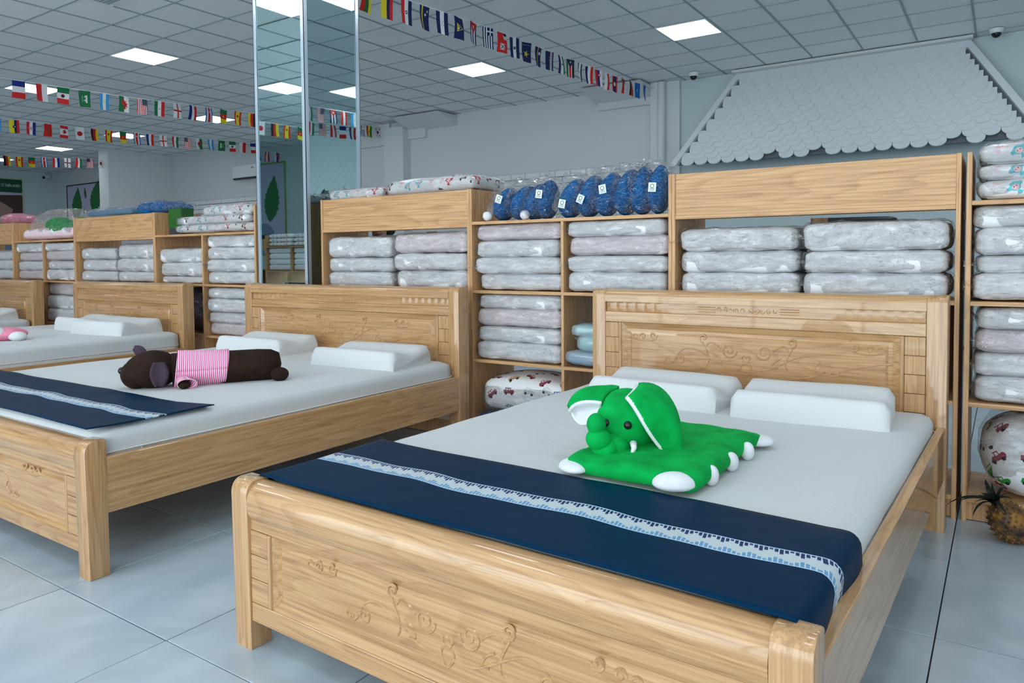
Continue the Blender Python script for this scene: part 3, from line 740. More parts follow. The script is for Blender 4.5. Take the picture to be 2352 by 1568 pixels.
# ---- bed runners
def runner(name, label, loc, rz, x0, x1, y0, y1, ztop, hang_r, hang_l, lift=0, tip=0):
    nu, nv = 150, 26; edge_r = x1; Ltot = (x1-x0)+hang_r+hang_l
    def fn(a, b):
        s = a*Ltot-hang_l; x = x0+s; z = ztop+.009; y = y0+(y1-y0)*b
        r = .035
        if x > x1-r and hang_r:
            q = (x-(x1-r)); ang = min(q/r, pi/2); x = x1-r+r*sin(ang)+.004; z -= r*(1-cos(ang)); ex = q-r*pi/2
            if ex > 0: z -= ex; x += .006*sin(b*9)*min(1, ex*20)
        if x < x0+r and hang_l:
            q = (x0+r)-x; ang = min(q/r, pi/2); x = x0+r-r*sin(ang)-.004; z -= r*(1-cos(ang)); ex = q-r*pi/2
            if ex > 0: z -= ex
        z += .0022*(1+noise.noise(Vector((x*4, y*5, 3))))+.0025*abs(sin(x*7+noise.noise(Vector((x*2, y*3, 1)))*3))*(.3+.7*b)
        y += .006*noise.noise(Vector((x*3, 7, y)))+.004*sin(x*5)
        if lift: z += lift*max(0, 1-abs(b-0)*6)*(.5+.5*sin(x*3))
        if tip and a > .9: y += tip*(a-.9)*10*b
        return (x, y, z)
    bm = sheet_bm(nu, nv, fn, lambda a, b: (a*Ltot, b+.012*sin(a*Ltot*11)+.008*sin(a*Ltot*23)), .004)
    # keep the print facing up
    o = obj(name, bm, 'runner', None, loc, (0, 0, rz)); smooth(o); return tag(o, label, 'bed runner')
runner('bed_runner', 'navy satin bed runner with a woven blue and white band, under no plush, beside elephant', B1[0], B1[1], -.77, .778, .058, .555, .489, .075, .05)
runner('bed_runner', 'navy satin bed runner with woven band lying before the brown plush dog', B2[0], 0, -.95, .955, .035, .50, .521, 0, 0, .004, .05)

# ================================================================== GREEN ELEPHANT CUSHION
el = thing('elephant_cushion', 'flat green plush elephant cushion with white feet and floppy ears', 'plush toy', (-.858, 2.185, .489), R(-2))
bm = softbox_bm(.39, .64, .056, .027, 18, .22, .006, 11, 8.)
for v in bm.verts:
    c = v.co; c.z += .004*sin(c.x*60+c.y*25)*(c.z/.056)*(abs(c.x)/.2);  c.x *= 1-.04*sin(c.y*8); c.z *= 1.0-.25*(abs(c.y)/.34)**4
smooth(obj('body_pad', bm, 'plush_green', el))
def foot_fn(p): return Vector((p.x, p.y, p.z if p.z > 0 else p.z*.6))
blob('foot', (.143, -.308, .032), (.06, .046, .03), 'plush_white', el, Matrix.Rotation(R(35), 3, 'Z'), fn=foot_fn)
blob('foot', (-.175, -.30, .024), (.045, .06, .022), 'plush_white', el, Matrix.Rotation(R(40), 3, 'Z'), fn=foot_fn)
blob('foot', (.18, .30, .024), (.045, .05, .022), 'plush_white', el, Matrix.Rotation(R(-40), 3, 'Z'), fn=foot_fn)
blob('foot', (-.18, .30, .024), (.045, .05, .022), 'plush_white', el, Matrix.Rotation(R(40), 3, 'Z'), fn=foot_fn)
for y in (-.175, -.01, .135): blob('toe', (.195, y, .030), (.021, .022, .029), 'plush_white', el, u=18, v=12)
# head group in its own frame: facing local -y
hd = Matrix.Translation((-.112, -.085, .122)) @ Matrix.Rotation(R(8), 4, 'Z')
def hblob(name, c, r, mat, parent=el, rot=None, fn=None, u=28, v=20):
    bm = bmesh.new(); blob_bm(bm, c, r, rot, u, v, fn); bmesh.ops.transform(bm, matrix=hd, verts=bm.verts[:]); return smooth(obj(name, bm, mat, parent))
def head_fn(p):
    q = p.copy()
    if p.y < 0 and p.z < .3: q.y *= 1.0+.12*(.3-p.z); q.x *= 1-.10*(.3-p.z)*(-p.y)
    return q
head = hblob('head', (0, 0, .01), (.105, .11, .098), 'plush_green', fn=head_fn)
bm = bmesh.new()
for c, r in (((-.008, -.095, -.05), (.05, .05, .042)), ((-.022, -.135, -.052), (.040, .036, .034)), ((-.036, -.150, -.022), (.039, .034, .034)), ((-.042, -.152, .022), (.029, .027, .034))): blob_bm(bm, c, r, None, 20, 14)
bmesh.ops.transform(bm, matrix=hd, verts=bm.verts[:]); smooth(obj('trunk', bm, 'plush_green', el))
for s in (-1, 1):
    hblob('eye', (s*.034+.006, -.106, .018), (.0125, .0095, .0125), 'black', u=16, v=12)
    bm = bmesh.new(); tube_bm(bm, [(s*.055, -.10, -.035), (s*.063, -.118, -.045), (s*.06, -.125, -.06)], lambda t: .011-.006*t, 8); bmesh.ops.transform(bm, matrix=hd, verts=bm.verts[:]); smooth(obj('tusk', bm, 'plush_white', el))
# floppy ears, green outside, white lined: sheets between two edge curves
def ear_sheet(name, c0, c1, bulge, mat, th=.006, n=16):
    def fn(a, b):
        p = qb(c0, b).lerp(qb(c1, b), a); return p+Vector(bulge)*sin(pi*a)*(.35+.65*sin(pi*b*.8))
    bm = sheet_bm(n, n, fn, None, th); bmesh.ops.transform(bm, matrix=hd, verts=bm.verts[:]); return smooth(obj(name, bm, mat, el))
def qb(c, t):
    q = [Vector(p) for p in c]
    while len(q) > 1: q = [q[k].lerp(q[k+1], t) for k in range(len(q)-1)]
    return q[0]
def ear_piping(c, r=.0065):
    bm = bmesh.new(); tube_bm(bm, [qb(c, k/20) for k in range(21)], r, 8); bmesh.ops.transform(bm, matrix=hd, verts=bm.verts[:]); smooth(obj('ear_piping', bm, 'plush_white', el))
rf = [(.035, -.095, .098), (.085, -.13, .075), (.10, -.10, -.02), (.155, -.03, -.085)]; rb_ = [(.03, .03, .118), (.10, .09, .13), (.165, .09, .03), (.155, -.03, -.085)]
ear_sheet('ear', rf, rb_, (.035, -.01, .02), 'plush_green'); ear_sheet('ear_lining', [(p[0]-.008, p[1]+.002, p[2]-.004) for p in rf], [(p[0]-.012, p[1], p[2]-.006) for p in rb_], (.025, -.01, .012), 'plush_white'); ear_piping(rf)
lt = [(-.03, .02, .108), (-.085, .03, .12), (-.155, .01, .09), (-.17, -.05, .03)]; lf = [(-.055, -.075, .07), (-.09, -.095, .078), (-.14, -.095, .072), (-.17, -.05, .03)]; lb = [(-.07, -.085, .03), (-.09, -.09, -.012), (-.14, -.08, -.02), (-.17, -.05, .03)]
ear_sheet('ear', lt, lf, (-.01, -.01, .025), 'plush_green'); ear_sheet('ear_lining', lf, lb, (.005, .035, .0), 'plush_white'); ear_sheet('ear_back', lt, lb, (-.02, .03, -.01), 'plush_green'); ear_piping(lf)

# ================================================================== BROWN PLUSH DOG
dg = thing('plush_dog', 'long brown plush dog in a pink striped shirt lying on its belly', 'plush toy', (-3.26, 2.17, .516), math.atan2(.5, .30)-pi/2)
# local +y runs from head to tail
bm = bmesh.new(); path = [(0, -.16, .082), (0, -.10, .083), (.0, 0, .082), (.004, .12, .080), (.0, .24, .079), (0, .30, .077), (0, .335, .074), (0, .352, .07)]
tube_bm(bm, path, lambda t: .082*(1 if t < .62 else math.sqrt(max(.02, 1-((t-.62)/.385)**2))), 24); smooth(obj('body', bm, 'plush_brown', dg), 70)
def dog_head(p):
    q = p.copy()
    if p.y < 0: q.x *= 1+.05*p.y; q.z *= 1+.10*p.y
    return q
blob('head', (0, -.245, .092), (.098, .125, .092), 'plush_brown', dg, fn=dog_head)
blob('muzzle', (-.01, -.315, .072), (.072, .07, .07), 'plush_brown', dg)
blob('nose', (-.015, -.376, .092), (.024, .018, .018), 'black', dg, u=16, v=10)
def dog_ear(c, rz, ry, rx=0, k=1.):
    def fn(a, b):
        w_ = .036*(.55+.6*sin(pi*min(1, b*.9+.08))); return Vector(((a-.5)*2*w_, .012*cos((a-.5)*pi)-.01, -b*.115))
    bm = sheet_bm(8, 10, fn, None, .012); bmesh.ops.transform(bm, matrix=Matrix.Translation(c) @ Matrix.Scale(k, 4) @ Matrix.Rotation(rz, 4, 'Z') @ Matrix.Rotation(ry, 4, 'Y') @ Matrix.Rotation(rx, 4, 'X'), verts=bm.verts[:]); smooth(obj('ear', bm, 'plush_ear', dg))
dog_ear((.092, -.215, .135), R(90), 0, R(-6)); dog_ear((.0, -.27, .165), R(75), R(118), R(20), .62)
# shirt: sleeve round the front of the body
def shirt(a, b):
    y = -.145+.235*b; ang = 2*pi*a; r = .088+.003*sin(ang*5+b*4)+.004*(1-b)
    return (r*cos(ang), y+.012*sin(ang), .083+r*.985*sin(ang))
bm = sheet_bm(36, 20, shirt, lambda a, b: (b*26+.6*sin(a*2*pi), a), .003); smooth(obj('shirt', bm, 'jersey', dg))
def sleeve(a, b):
    ang = 2*pi*a; r = .030+.016*b; return (.075+.055*b+r*.25*cos(ang), -.115+.02*b+r*sin(ang)*1.0, .045-.018*b+r*.75*cos(ang)*.8)
bm = sheet_bm(20, 8, sleeve, lambda a, b: (b*5, a), .003); smooth(obj('sleeve', bm, 'jersey', dg))
blob('hind_foot', (.078, .335, .036), (.036, .045, .036), 'plush_brown', dg, u=18, v=12); blob('hind_foot', (-.088, .285, .034), (.034, .05, .034), 'plush_brown', dg, u=18, v=12)
blob('fore_foot', (.105, -.11, .022), (.04, .03, .02), 'plush_brown', dg, u=18, v=12)

# pink plush at the edge of the runnerless bed
pk = thing('pink_plush', 'small pink and white plush lying on the runnerless white mattress', 'plush toy', (-6.03, 2.36, .554), R(-30))
blob('body', (0, 0, .05), (.09, .16, .05), 'plush_pink', pk); blob('paw', (.06, .10, .035), (.045, .06, .035), 'plush_white', pk); blob('spot', (.05, -.02, .06), (.045, .05, .045), 'plush_white', pk)

# ================================================================== SHELVES
SY, SD = 3.635, .46; ZT, Z1, Z2, Z3, ZB = 1.551, 1.350, .930, .506, .10; TH = .018
def wide_unit(label, x0, x1, y=SY, face=1, brace=True):
    t = thing('wide_shelf', label, 'shelf', (x0, y, 0)); W = x1-x0; D = SD
    for a in (0, W-TH): box('side_panel', (a, a+TH, 0, D, 0, ZT), 'oak_z', t, .0012)
    box('fascia', (TH, W-TH, .006, .024, Z1-.014, ZT-.002), 'oak_x', t, .001)
    for z, dd in ((Z1-.014, .10), (Z2, D), (Z3, D), (ZB, D)): box('shelf_board', (TH, W-TH, .002, dd, z-TH, z), 'oak_x', t, .001)
    box('top_board', (TH, W-TH, .022, D, ZT-.03, ZT-.012), 'oak_x', t)
    box('kickboard', (TH, W-TH, .02, .038, 0.004, ZB-TH), 'oak_z', t)
    if brace: box('back_brace', (W/2-.05, W/2+.03, D-.02, D-.002, Z2, Z1-.03), 'oak_z', t)
    box('back_panel', (TH, W-TH, D-.012, D-.002, Z3, Z2-TH), 'oak_back', t)
    return t
def cubby_unit(label, x0, x1, y=SY):
    t = thing('cubby_shelf', label, 'shelf', (x0, y, 0)); W = x1-x0; D = SD
    for a in (0, W-TH): box('side_panel', (a, a+TH, 0, D, 0, ZT), 'oak_z', t, .0012)
    for z in (Z1, Z2, Z3, ZB): box('shelf_board', (TH, W-TH, .002, D, z-TH, z), 'oak_x', t, .001)
    for z0, z1 in ((ZB, Z3-TH), (Z3, Z2-TH), (Z2, Z1-TH)): box('divider', (W/2-TH/2, W/2+TH/2, .004, D, z0, z1), 'oak_z', t, .001)
    box('kickboard', (TH, W-TH, .02, .038, 0.004, ZB-TH), 'oak_z', t)
    return t
UA = (-1.4255, -.158); UB = (-2.729, -1.4265); UC = (-4.058, -2.730); UD = (-6.198, -4.795); UE = (-7.600, -6.199); UF = (-8.955, -7.601); UG = (-10.32, -8.956); UH = (-.138, 1.15)
wide_unit('wide oak shelf of bagged pillows behind the elephant bed', *UA)
cubby_unit('oak cubby shelf with blue bagged cushions along its top', *UB)
wide_unit('wide oak shelf between the mirrored pillar and the blue cushions', *UC)
cubby_unit('oak cubby shelf with face-print bags and green box on top', *UD)
wide_unit('wide oak shelf with light blue bags on its top', *UE)
cubby_unit('oak cubby shelf with the green plush bag on top', *UF)
wide_unit('wide oak shelf with the bagged pink plush on top', *UG)
cubby_unit('oak cubby shelf beside the black gap, behind the pineapple', *UH)

# ---- bagged pillows: one prototype mesh per variant, copied
PACK, SHELL = [], []
for k in range(5):
    bm = softbox_bm(.56, .36, .109, .034, 12, .03, .007, k+20, 8.); d = bpy.data.meshes.new('bagged_pillow'); bm.to_mesh(d); bm.free()
    for p in d.polygons: p.use_smooth = True
    d.materials.append(MAT['foam_white' if k % 5 else 'foam_pink']); PACK.append(d)
    bm = softbox_bm(.570, .372, .111, .034, 16, .03, .009, k+40, 16.)
    # loose gathered ends of the bag
    rnd = random.Random(k)
    for s, yb in ((-1, rnd.uniform(-.15, -.08)), (1, rnd.uniform(-.1, .05))):
        L0 = rnd.uniform(.03, .06) if s < 0 else .02
        def fn(a, b, s=s, yb=yb, L0=L0): return (s*(.272+L0*a), yb+(.5-b)*.13*(1-.3*a)-.02*a, .055+.02*sin(b*11+k)*a+.012*noise.noise(Vector((a*4, b*6, k)))+(.012*a))
        g = sheet_bm(5, 9, fn); tmp = bpy.data.meshes.new('t'); g.to_mesh(tmp); g.free(); bm.from_mesh(tmp); bpy.data.meshes.remove(tmp)
    d = bpy.data.meshes.new('bag'); bm.to_mesh(d); bm.free()
    for p in d.polygons: p.use_smooth = True
    d.materials.append(MAT['plastic']); SHELL.append(d)
ORD = {1: ['only'], 2: ['lower', 'upper'], 3: ['bottom', 'middle', 'topmost'], 4: ['bottom', 'second lowest', 'second highest', 'topmost'], 5: ['bottom', 'second lowest', 'middle', 'second highest', 'topmost']}
rp = random.Random(5)
def stack(x0, x1, z0, z1, n, where, y=None, group=None, heights=None):
    hs = heights or [1]*n; tot = sum(hs); z = z0
    for k in range(n):
        h = (z1-z0)*hs[k]/tot; v = rp.randrange(5)
        t = thing('bagged_pillow', f'{ORD[n][k]} clear-bagged white pillow in {where}', 'pillow', group=group or 'clear-bagged white pillows on the shelves')
        w = x1-x0; dx = rp.uniform(-.008, .008); sx = (w*rp.uniform(.95, .985))/.56
        t.location = ((x0+x1)/2+dx, (y if y is not None else SY)+.215+rp.uniform(-.015, .02), z); t.rotation_euler = (0, 0, R(rp.uniform(-1.2, 1.2)))
        for nm, me in (('pillow', PACK[v]), ('bag', SHELL[v])):
            o = obj(nm, me, None, t); o.scale = (sx, 1.08, h/.111)
        z += h
def cub(u): return (u[0]+TH+.006, (u[0]+u[1])/2-TH/2-.006), ((u[0]+u[1])/2+TH/2+.006, u[1]-TH-.006)
def wid(u): m = (u[0]+u[1])/2; return (u[0]+TH+.012, m-.004), (m+.004, u[1]-TH-.012)
a, b = wid(UA); stack(*a, Z2+.001, 1.262, 3, 'the wide shelf behind elephant bed, beside blue cushions', heights=[1, 1, 1.02]); stack(*b, Z2+.001, 1.272, 3, 'the wide shelf behind elephant bed, beside black gap', heights=[1, .9, 1.15])
a, b = cub(UB); stack(*a, Z2+.001, 1.326, 4, 'the cubby under blue cushions, nearer the mirrors'); stack(*b, Z2+.001, 1.326, 4, 'the cubby under blue cushions, nearer the elephant bed', heights=[1.15, .9, 1.1, .9])
stack(*a, Z3+.001, .905, 4, 'the middle cubby above the car-print cushion bag', heights=[1.1, .95, 1.1, .9])
a, b = wid(UC); stack(*a, Z2+.001, 1.275, 3, 'the wide shelf next to the mirrored pillar, mirror side', heights=[.9, .85, 1.2]); stack(*b, Z2+.001, 1.285, 3, 'the wide shelf next to mirrored pillar, blue-cushion side', heights=[1, .95, 1.1])
a, b = cub(UD); stack(*a, Z2+.001, 1.225, 3, 'the cubby under the green box', heights=[.5, 1, 1]); stack(*b, Z2+.001, 1.328, 4, 'the cubby under face-print bags by the mirrored pillar')
stack(*b, Z3+.001, .90, 4, 'the middle cubby between dog bed and runnerless bed', heights=[1, .9, 1.1, .9])
a, b = wid(UE); stack(*a, Z2+.001, 1.25, 3, 'the shelf below blue bags, on the green plush side', heights=[.9, 1, 1]); stack(*b, Z2+.001, 1.275, 3, 'the shelf below blue bags, on the green box side', heights=[.8, 1, 1.1])
a, b = cub(UF); stack(*a, Z2+.001, 1.325, 4, 'the cubby under green plush, nearer the pink plush'); stack(*b, Z2+.001, 1.315, 4, 'the cubby under green plush, nearer the blue bags', heights=[1.1, .9, 1, .8])
stack(*b, Z3+.001, .905, 3, 'the middle cubby beside the last bed\'s headboard')
a, b = wid(UG); stack(*b, Z2+.001, 1.25, 3, 'the shelf below the bagged pink plush')
a, b = cub(UH); stack(*a, Z2+.001, 1.326, 4, 'the corner cubby under the face-print packs', heights=[1.15, .75, 1.15, .95]); stack(*a, Z3+.001, .90, 4, 'the corner cubby above the car-print sack', heights=[1.05, 1, 1, .9])

def shell_of(name, w, d, h, parent, loc=(0, 0, 0), seed=0, r=None, amp=.012, rot=None):
    bm = softbox_bm(w, d, h, r or min(h, w, d)*.48, 12, .1, amp, seed, 12.)
    o = smooth(obj(name, bm, 'plastic', parent, loc, rot)); return o
# ---- printed packs on top of the corner cubby and the other units
def printed_pack(label, loc, w, d, h, rz, seed, mat='face_print', cat='pillow', group=None, bulge=.1):
    t = thing('printed_pillow', label, cat, loc, rz, group)
    smooth(obj('pillow', softbox_bm(w, d, h, min(h*.46, .05), 11, bulge, .006, seed, 7., uvs=True), mat, t))
    shell_of('bag', w+.016, d+.016, h+.006, t, (0, 0, -.001), seed+3, min(h*.46, .05)); return t
for k, (z, h, nm) in enumerate(((Z1+.002, .078, 'bottom'), (Z1+.081, .062, 'middle'), (Z1+.144, .083, 'topmost'))):
    printed_pack(f'{nm} of three bagged face-print pillows on the corner cubby', (.20, SY+.21, z), .60, .36, h, R(k*1.5-1), 60+k)
printed_pack('flat bagged face-print pillow on the wide shelf, touching the mirrored pillar', (-3.80, SY+.24, ZT-.011), .50, .34, .075, R(3), 70)
printed_pack('flat bagged face-print pillow on the wide shelf, nearest the blue cushions', (-3.12, SY+.25, ZT-.011), .76, .36, .098, R(-2), 71, bulge=.25)
# crumpled face-print bags on the unit by the mirrored pillar
for k, (x, z, w_, h, nm) in enumerate(((-5.40, Z1+.002, 1.02, .065, 'bottom'), (-5.42, Z1+.068, .96, .065, 'middle'), (-5.22, Z1+.134, .66, .075, 'topmost'))):
    printed_pack(f'{nm} crumpled face-print bag on the cubby beside the mirrored pillar', (x, SY+.22, z), w_, .36, h, R(2-k), 80+k, bulge=.3)
t = thing('grass_print_box', 'green carton with a grass picture beside face-print bags', 'box', (-6.03, SY+.16, Z1+.001), R(4))
box('carton', (-.09, .09, -.06, .06, 0, .235), 'dark_grey', t, .002); box('grass_picture', (-.088, .088, -.0625, -.06, .06, .233), 'grass_print', t); box('side_picture', (.09, .0925, -.058, .058, .06, .233), 'grass_print', t)
# light blue bags
for k, (x, w_, h, lab) in enumerate(((-7.1, .80, .065, 'flat light blue bagged cushion on the shelf, by the green plush'), (-6.42, .42, .095, 'plump blue bagged cushion on the shelf, by the green box'))):
    t = thing('bagged_cushion', lab, 'cushion', (x, SY+.25, ZT-.011)); smooth(obj('cushion', softbox_bm(w_, .34, h, h*.48, 10, .3, .012, 90+k, 8.), 'blue_grey_cloth' if k == 0 else 'plush_blue', t)); shell_of('bag', w_+.03, .37, h+.012, t, (0, 0, 0), 92+k, amp=.02)
# bagged green/pink plush
t = thing('bagged_plush', 'large clear bag of green and pink plush toys on cubby shelf', 'plush toy', (-8.24, SY+.22, Z1+.001))
smooth(obj('pink_cushion', softbox_bm(1.16, .36, .10, .045, 12, .3, .01, 95, 6.), 'pale_pink_cloth', t))
blob('green_head', (-.10, 0, .16), (.20, .13, .085), 'plush_green', t); blob('green_body', (.15, -.06, .105), (.30, .12, .06), 'plush_green', t); blob('green_ear', (.24, .06, .19), (.10, .06, .05), 'plush_green', t)
for x in (-.26, -.1, .08, .32): blob('white_foot', (x, -.155, .085), (.045, .03, .04), 'plush_white', t, u=14, v=10)
bm = softbox_bm(1.24, .42, .29, .13, 14, .1, .02, 97, 7.)
for v in bm.verts: f = max(0, v.co.z/.29); v.co.x *= 1-.42*f; v.co.y *= 1-.35*f
smooth(obj('bag', bm, 'plastic', t))
t = thing('bagged_plush', 'pink plush in a domed clear bag on the wide shelf', 'plush toy', (-9.36, SY+.24, ZT-.011))
smooth(obj('plush', softbox_bm(.34, .28, .11, .05, 8, .2, .006, 98, 8.), 'plush_pink', t)); blob('bag', (0, 0, .03), (.36, .2, .115), 'plastic', t, fn=lambda p: Vector((p.x, p.y, max(p.z, -.2))))
bm = bmesh.new()
for s in (-1, 1): tube_bm(bm, [(s*.06+a, -.142, .06+b) for a, b in spiral(0, 0, .03, 1, 0, s, 12)], .004, 5)
obj('stitched_eyes', bm, 'plush_pink', t)

# ---- blue cushions in bags along the top of the cubby unit
NECK = [(-2.56, 1.355, 28, .115, 1, 0), (-2.43, 1.355, 30, .12, 0, 0), (-2.325, 1.352, 24, .10, 0, 1), (-2.225, 1.352, 8, .09, 1, 0), (-2.09, 1.353, 24, .12, 1, 0), (-1.955, 1.353, 16, .11, 1, 0), (-1.845, 1.355, 17, .12, 1, 0), (-1.725, 1.356, 14, .115, 0, 0), (-1.62, 1.356, 6, .11, 0, 0), (-1.525, 1.356, 5, .095, 1, 0)]
NL = ['end blue bagged cushion with a tag, leaning against the fascia side', 'untagged blue bagged cushion leaning beside the tagged end cushion', 'small blue bagged cushion with a large white crumpled end', 'narrow upright blue bagged cushion with a tag below its middle', 'leaning blue bagged cushion with a tag low on its side', 'blue bagged cushion with tilted square tag above crumpled plastic', 'tall blue bagged cushion with a tag high on its face', 'tall untagged blue bagged cushion above crumpled plastic', 'upright untagged blue bagged cushion next to the last one', 'last blue bagged cushion with a tag, against the oak side panel']
for k, (x, z, tilt, wd, tg, wh) in enumerate(NECK):
    H = .215+.012*min(k, 8)/2
    t = thing('blue_cushion', NL[k], 'cushion', (x-.03, SY+.13, z), R(rp.uniform(-4, 4)), 'blue bagged cushions on the cubby shelf')
    rot = Matrix.Rotation(R(tilt), 4, 'Y')
    bm = bmesh.new(); blob_bm(bm, (0, 0, H/2), (wd*.58, .10, H/2), None, 20, 18, lambda p: Vector((p.x*(1-.18*p.z), p.y, p.z)))
    bmesh.ops.transform(bm, matrix=rot, verts=bm.verts[:]); zmin = min(v.co.z for v in bm.verts)
    for v in bm.verts: v.co.z -= zmin
    smooth(obj('cushion', bm, 'plush_blue', t))
    bm = softbox_bm(wd*1.16+.02, .225, H+.014, .05, 10, 0, .012, 120+k, 11.)
    rr = random.Random(k)
    def fn(a, b): return ((a-.5)*wd*.7*(1-.3*b), .04*sin(a*7+k)+.02*b, H+.004+b*rr.choice((.03, .035, .045))+.012*sin(a*13+k*2))
    g = sheet_bm(8, 4, fn); tmp = bpy.data.meshes.new('t'); g.to_mesh(tmp); g.free(); bm.from_mesh(tmp); bpy.data.meshes.remove(tmp)
    bmesh.ops.transform(bm, matrix=rot, verts=bm.verts[:]); zmin = min(v.co.z for v in bm.verts)
    for v in bm.verts: v.co.z -= zmin
    smooth(obj('bag', bm, 'plastic', t))
    up = rot.to_3x3() @ Vector((0, 0, 1))
    if wh or k == 0: blob('white_end', (-.035 if k == 0 else .01, -.085, .028), (.032, .028, .028), 'plush_white', t, u=14, v=10, fn=lambda p: p*(1+.15*noise.noise(p*3)))
    if tg:
        f = (.66, 0, 0, .62, .36, .42, .60, 0, 0, .52)[k] or .5
        tm_ = Matrix.Translation(Vector((0, -.118, 0))+up*H*f) @ Matrix.Rotation(R((20, 0, 0, 8, 12, 25, -8, 0, 0, 4)[k]), 4, 'Y')
        bm = bbox(bmesh.new(), -.021, .021, -.001, .001, -.024, .024, 0); bmesh.ops.transform(bm, matrix=tm_, verts=bm.verts[:]); o = obj('tag', bm, 'white_plastic', t)
        bm = bmesh.new(); tube_bm(bm, [(.010*cos(q*pi/8), -.0016, .006+.010*sin(q*pi/8)) for q in range(17)], .0016, 5); bmesh.ops.transform(bm, matrix=tm_, verts=bm.verts[:]); obj('printed_ring', bm, 'leaf_green', o)
        bm = bmesh.new()
        for q in range(3): bbox(bm, -.014, .014, -.0016, -.001, -.018+q*.005, -.0165+q*.005)
        bmesh.ops.transform(bm, matrix=tm_, verts=bm.verts[:]); obj('printed_lines', bm, 'dark_grey', o)

# ---- contents of the cubbies: dark packs, teal bags, car-print cushions
def bag_pillow(name, label, loc, w, d, h, rz, mat, seed, cat='pillow', bag='frosted', group=None, flap=.08):
    t = thing(name, label, cat, loc, rz, group); smooth(obj('pillow', softbox_bm(w, d, h, h*.47, 10, .3, .008, seed, 8.), mat, t))
    bm = softbox_bm(w+.02, d+.02, h+.008, h*.47, 10, .3, .01, seed+1, 10.)
    def fn(a, b): return (-w/2+.02-flap*a, (b-.5)*d*.85*(1-.2*a), h*.55+.03*a+.02*a*sin(b*8+seed))
    g = sheet_bm(5, 8, fn); tmp = bpy.data.meshes.new('t'); g.to_mesh(tmp); g.free(); bm.from_mesh(tmp); bpy.data.meshes.remove(tmp)
    smooth(obj('bag', bm, bag, t)); return t
a, b = cub(UB); xc = (b[0]+b[1])/2
for k, (z, nm) in enumerate(((.735, 'lower'), (.82, 'upper'))): bag_pillow('dark_pack', f'{nm} dark grey bagged pack above the teal bags', (xc+.06, SY+.24, z), .44, .34, .08, 0, 'dark_cloth', 140+k, bag='plastic', flap=.01)
bag_pillow('blue_bag', 'blue-grey bagged cushion at the bottom of the teal stack', (xc+.0, SY+.17, Z3+.002), .58, .36, .07, R(-3), 'blue_grey_cloth', 143, 'cushion')
bag_pillow('teal_bag', 'lower teal bagged cushion beside the elephant bed headboard', (xc+.03, SY+.17, Z3+.075), .52, .34, .09, R(2), 'teal_cloth', 145, 'cushion', flap=.06)
bag_pillow('teal_bag', 'upper teal bagged cushion under the dark grey packs', (xc+.02, SY+.17, Z3+.166), .54, .34, .06, R(-2), 'teal_cloth', 147, 'cushion', flap=.09)
printed_pack('car-print cushion slumped in a clear bag under the cubby shelf', ((a[0]+a[1])/2+.02, SY+.21, ZB+.075), .55, .40, .17, R(6), 150, 'car_print', 'cushion', bulge=.5)
t = thing('blue_cushion', 'flat bright blue bagged cushion under the slumped car-print cushion', 'cushion', ((a[0]+a[1])/2, SY+.2, ZB+.002)); smooth(obj('cushion', softbox_bm(.57, .40, .07, .033, 8, .1, .006, 152, 7.), 'plush_blue', t)); shell_of('bag', .585, .415, .075, t, seed=153)
printed_pack('car-print cushion bag by the shelf divider under teal bags', (xc, SY+.23, ZB+.002), .55, .38, .14, R(-4), 155, 'car_print', 'cushion', bulge=.5)
a, b = cub(UD); bag_pillow('dark_pack', 'dark blue bagged pillow bundle beside the runnerless headboard', ((a[0]+a[1])/2+.08, SY+.2, Z3+.002), .48, .36, .30, 0, 'dark_cloth', 157, bag='plastic', flap=.05)
a, b = cub(UH)
t = thing('car_print_sack', 'big round car-print bean cushion in a clear bag behind pineapple', 'cushion', ((a[0]+a[1])/2-.0, SY+.21, ZB+.002))
smooth(obj('cushion', softbox_bm(.54, .44, .33, .155, 16, .05, .01, 160, 6., uvs=True), 'car_print', t)); shell_of('bag', .545, .455, .345, t, seed=161, r=.15, amp=.015)

# ================================================================== PINEAPPLE
pn = thing('pineapple', 'ripe pineapple with dark crown lying against the kickboard', 'fruit', (.03, 3.46, .078))
prot = Matrix.Rotation(R(-30), 4, 'Y') @ Matrix.Rotation(R(14), 4, 'X')
bm = bmesh.new(); blob_bm(bm, (0, 0, 0), (.068, .068, .085), None, 24, 16)
bmesh.ops.transform(bm, matrix=prot, verts=bm.verts[:]); smooth(obj('flesh', bm, 'fruit', pn))
bm = bmesh.new(); N = 190
for k in range(N):
    zz = 1-2*(k+.5)/N; ph = k*2.39996; rr = math.sqrt(1-zz*zz); nv = Vector((rr*cos(ph), rr*sin(ph), zz)); p = Vector((nv.x*.068, nv.y*.068, nv.z*.085)); s = .0088
    tx = nv.cross(Vector((0, 0, 1))); tx = tx.normalized() if tx.length > .01 else Vector((1, 0, 0)); ty = nv.cross(tx)
    c = [bm.verts.new(p+tx*s*cos(q*pi/2)+ty*s*sin(q*pi/2)-nv*.002) for q in range(4)]; tp = bm.verts.new(p+nv*.007+ty*.003*random.uniform(-1, 1))
    for q in range(4): bm.faces.new((c[q], c[(q+1) % 4], tp))
    sp = [bm.verts.new(p+nv*.004+tx*.002), bm.verts.new(p+nv*.004-tx*.002), bm.verts.new(p+nv*.014-ty*.010)]; bm.faces.new(sp)
bmesh.ops.transform(bm, matrix=prot, verts=bm.verts[:]); o = obj('rind_scales', bm, 'fruit', pn); o['kind'] = 'stuff'
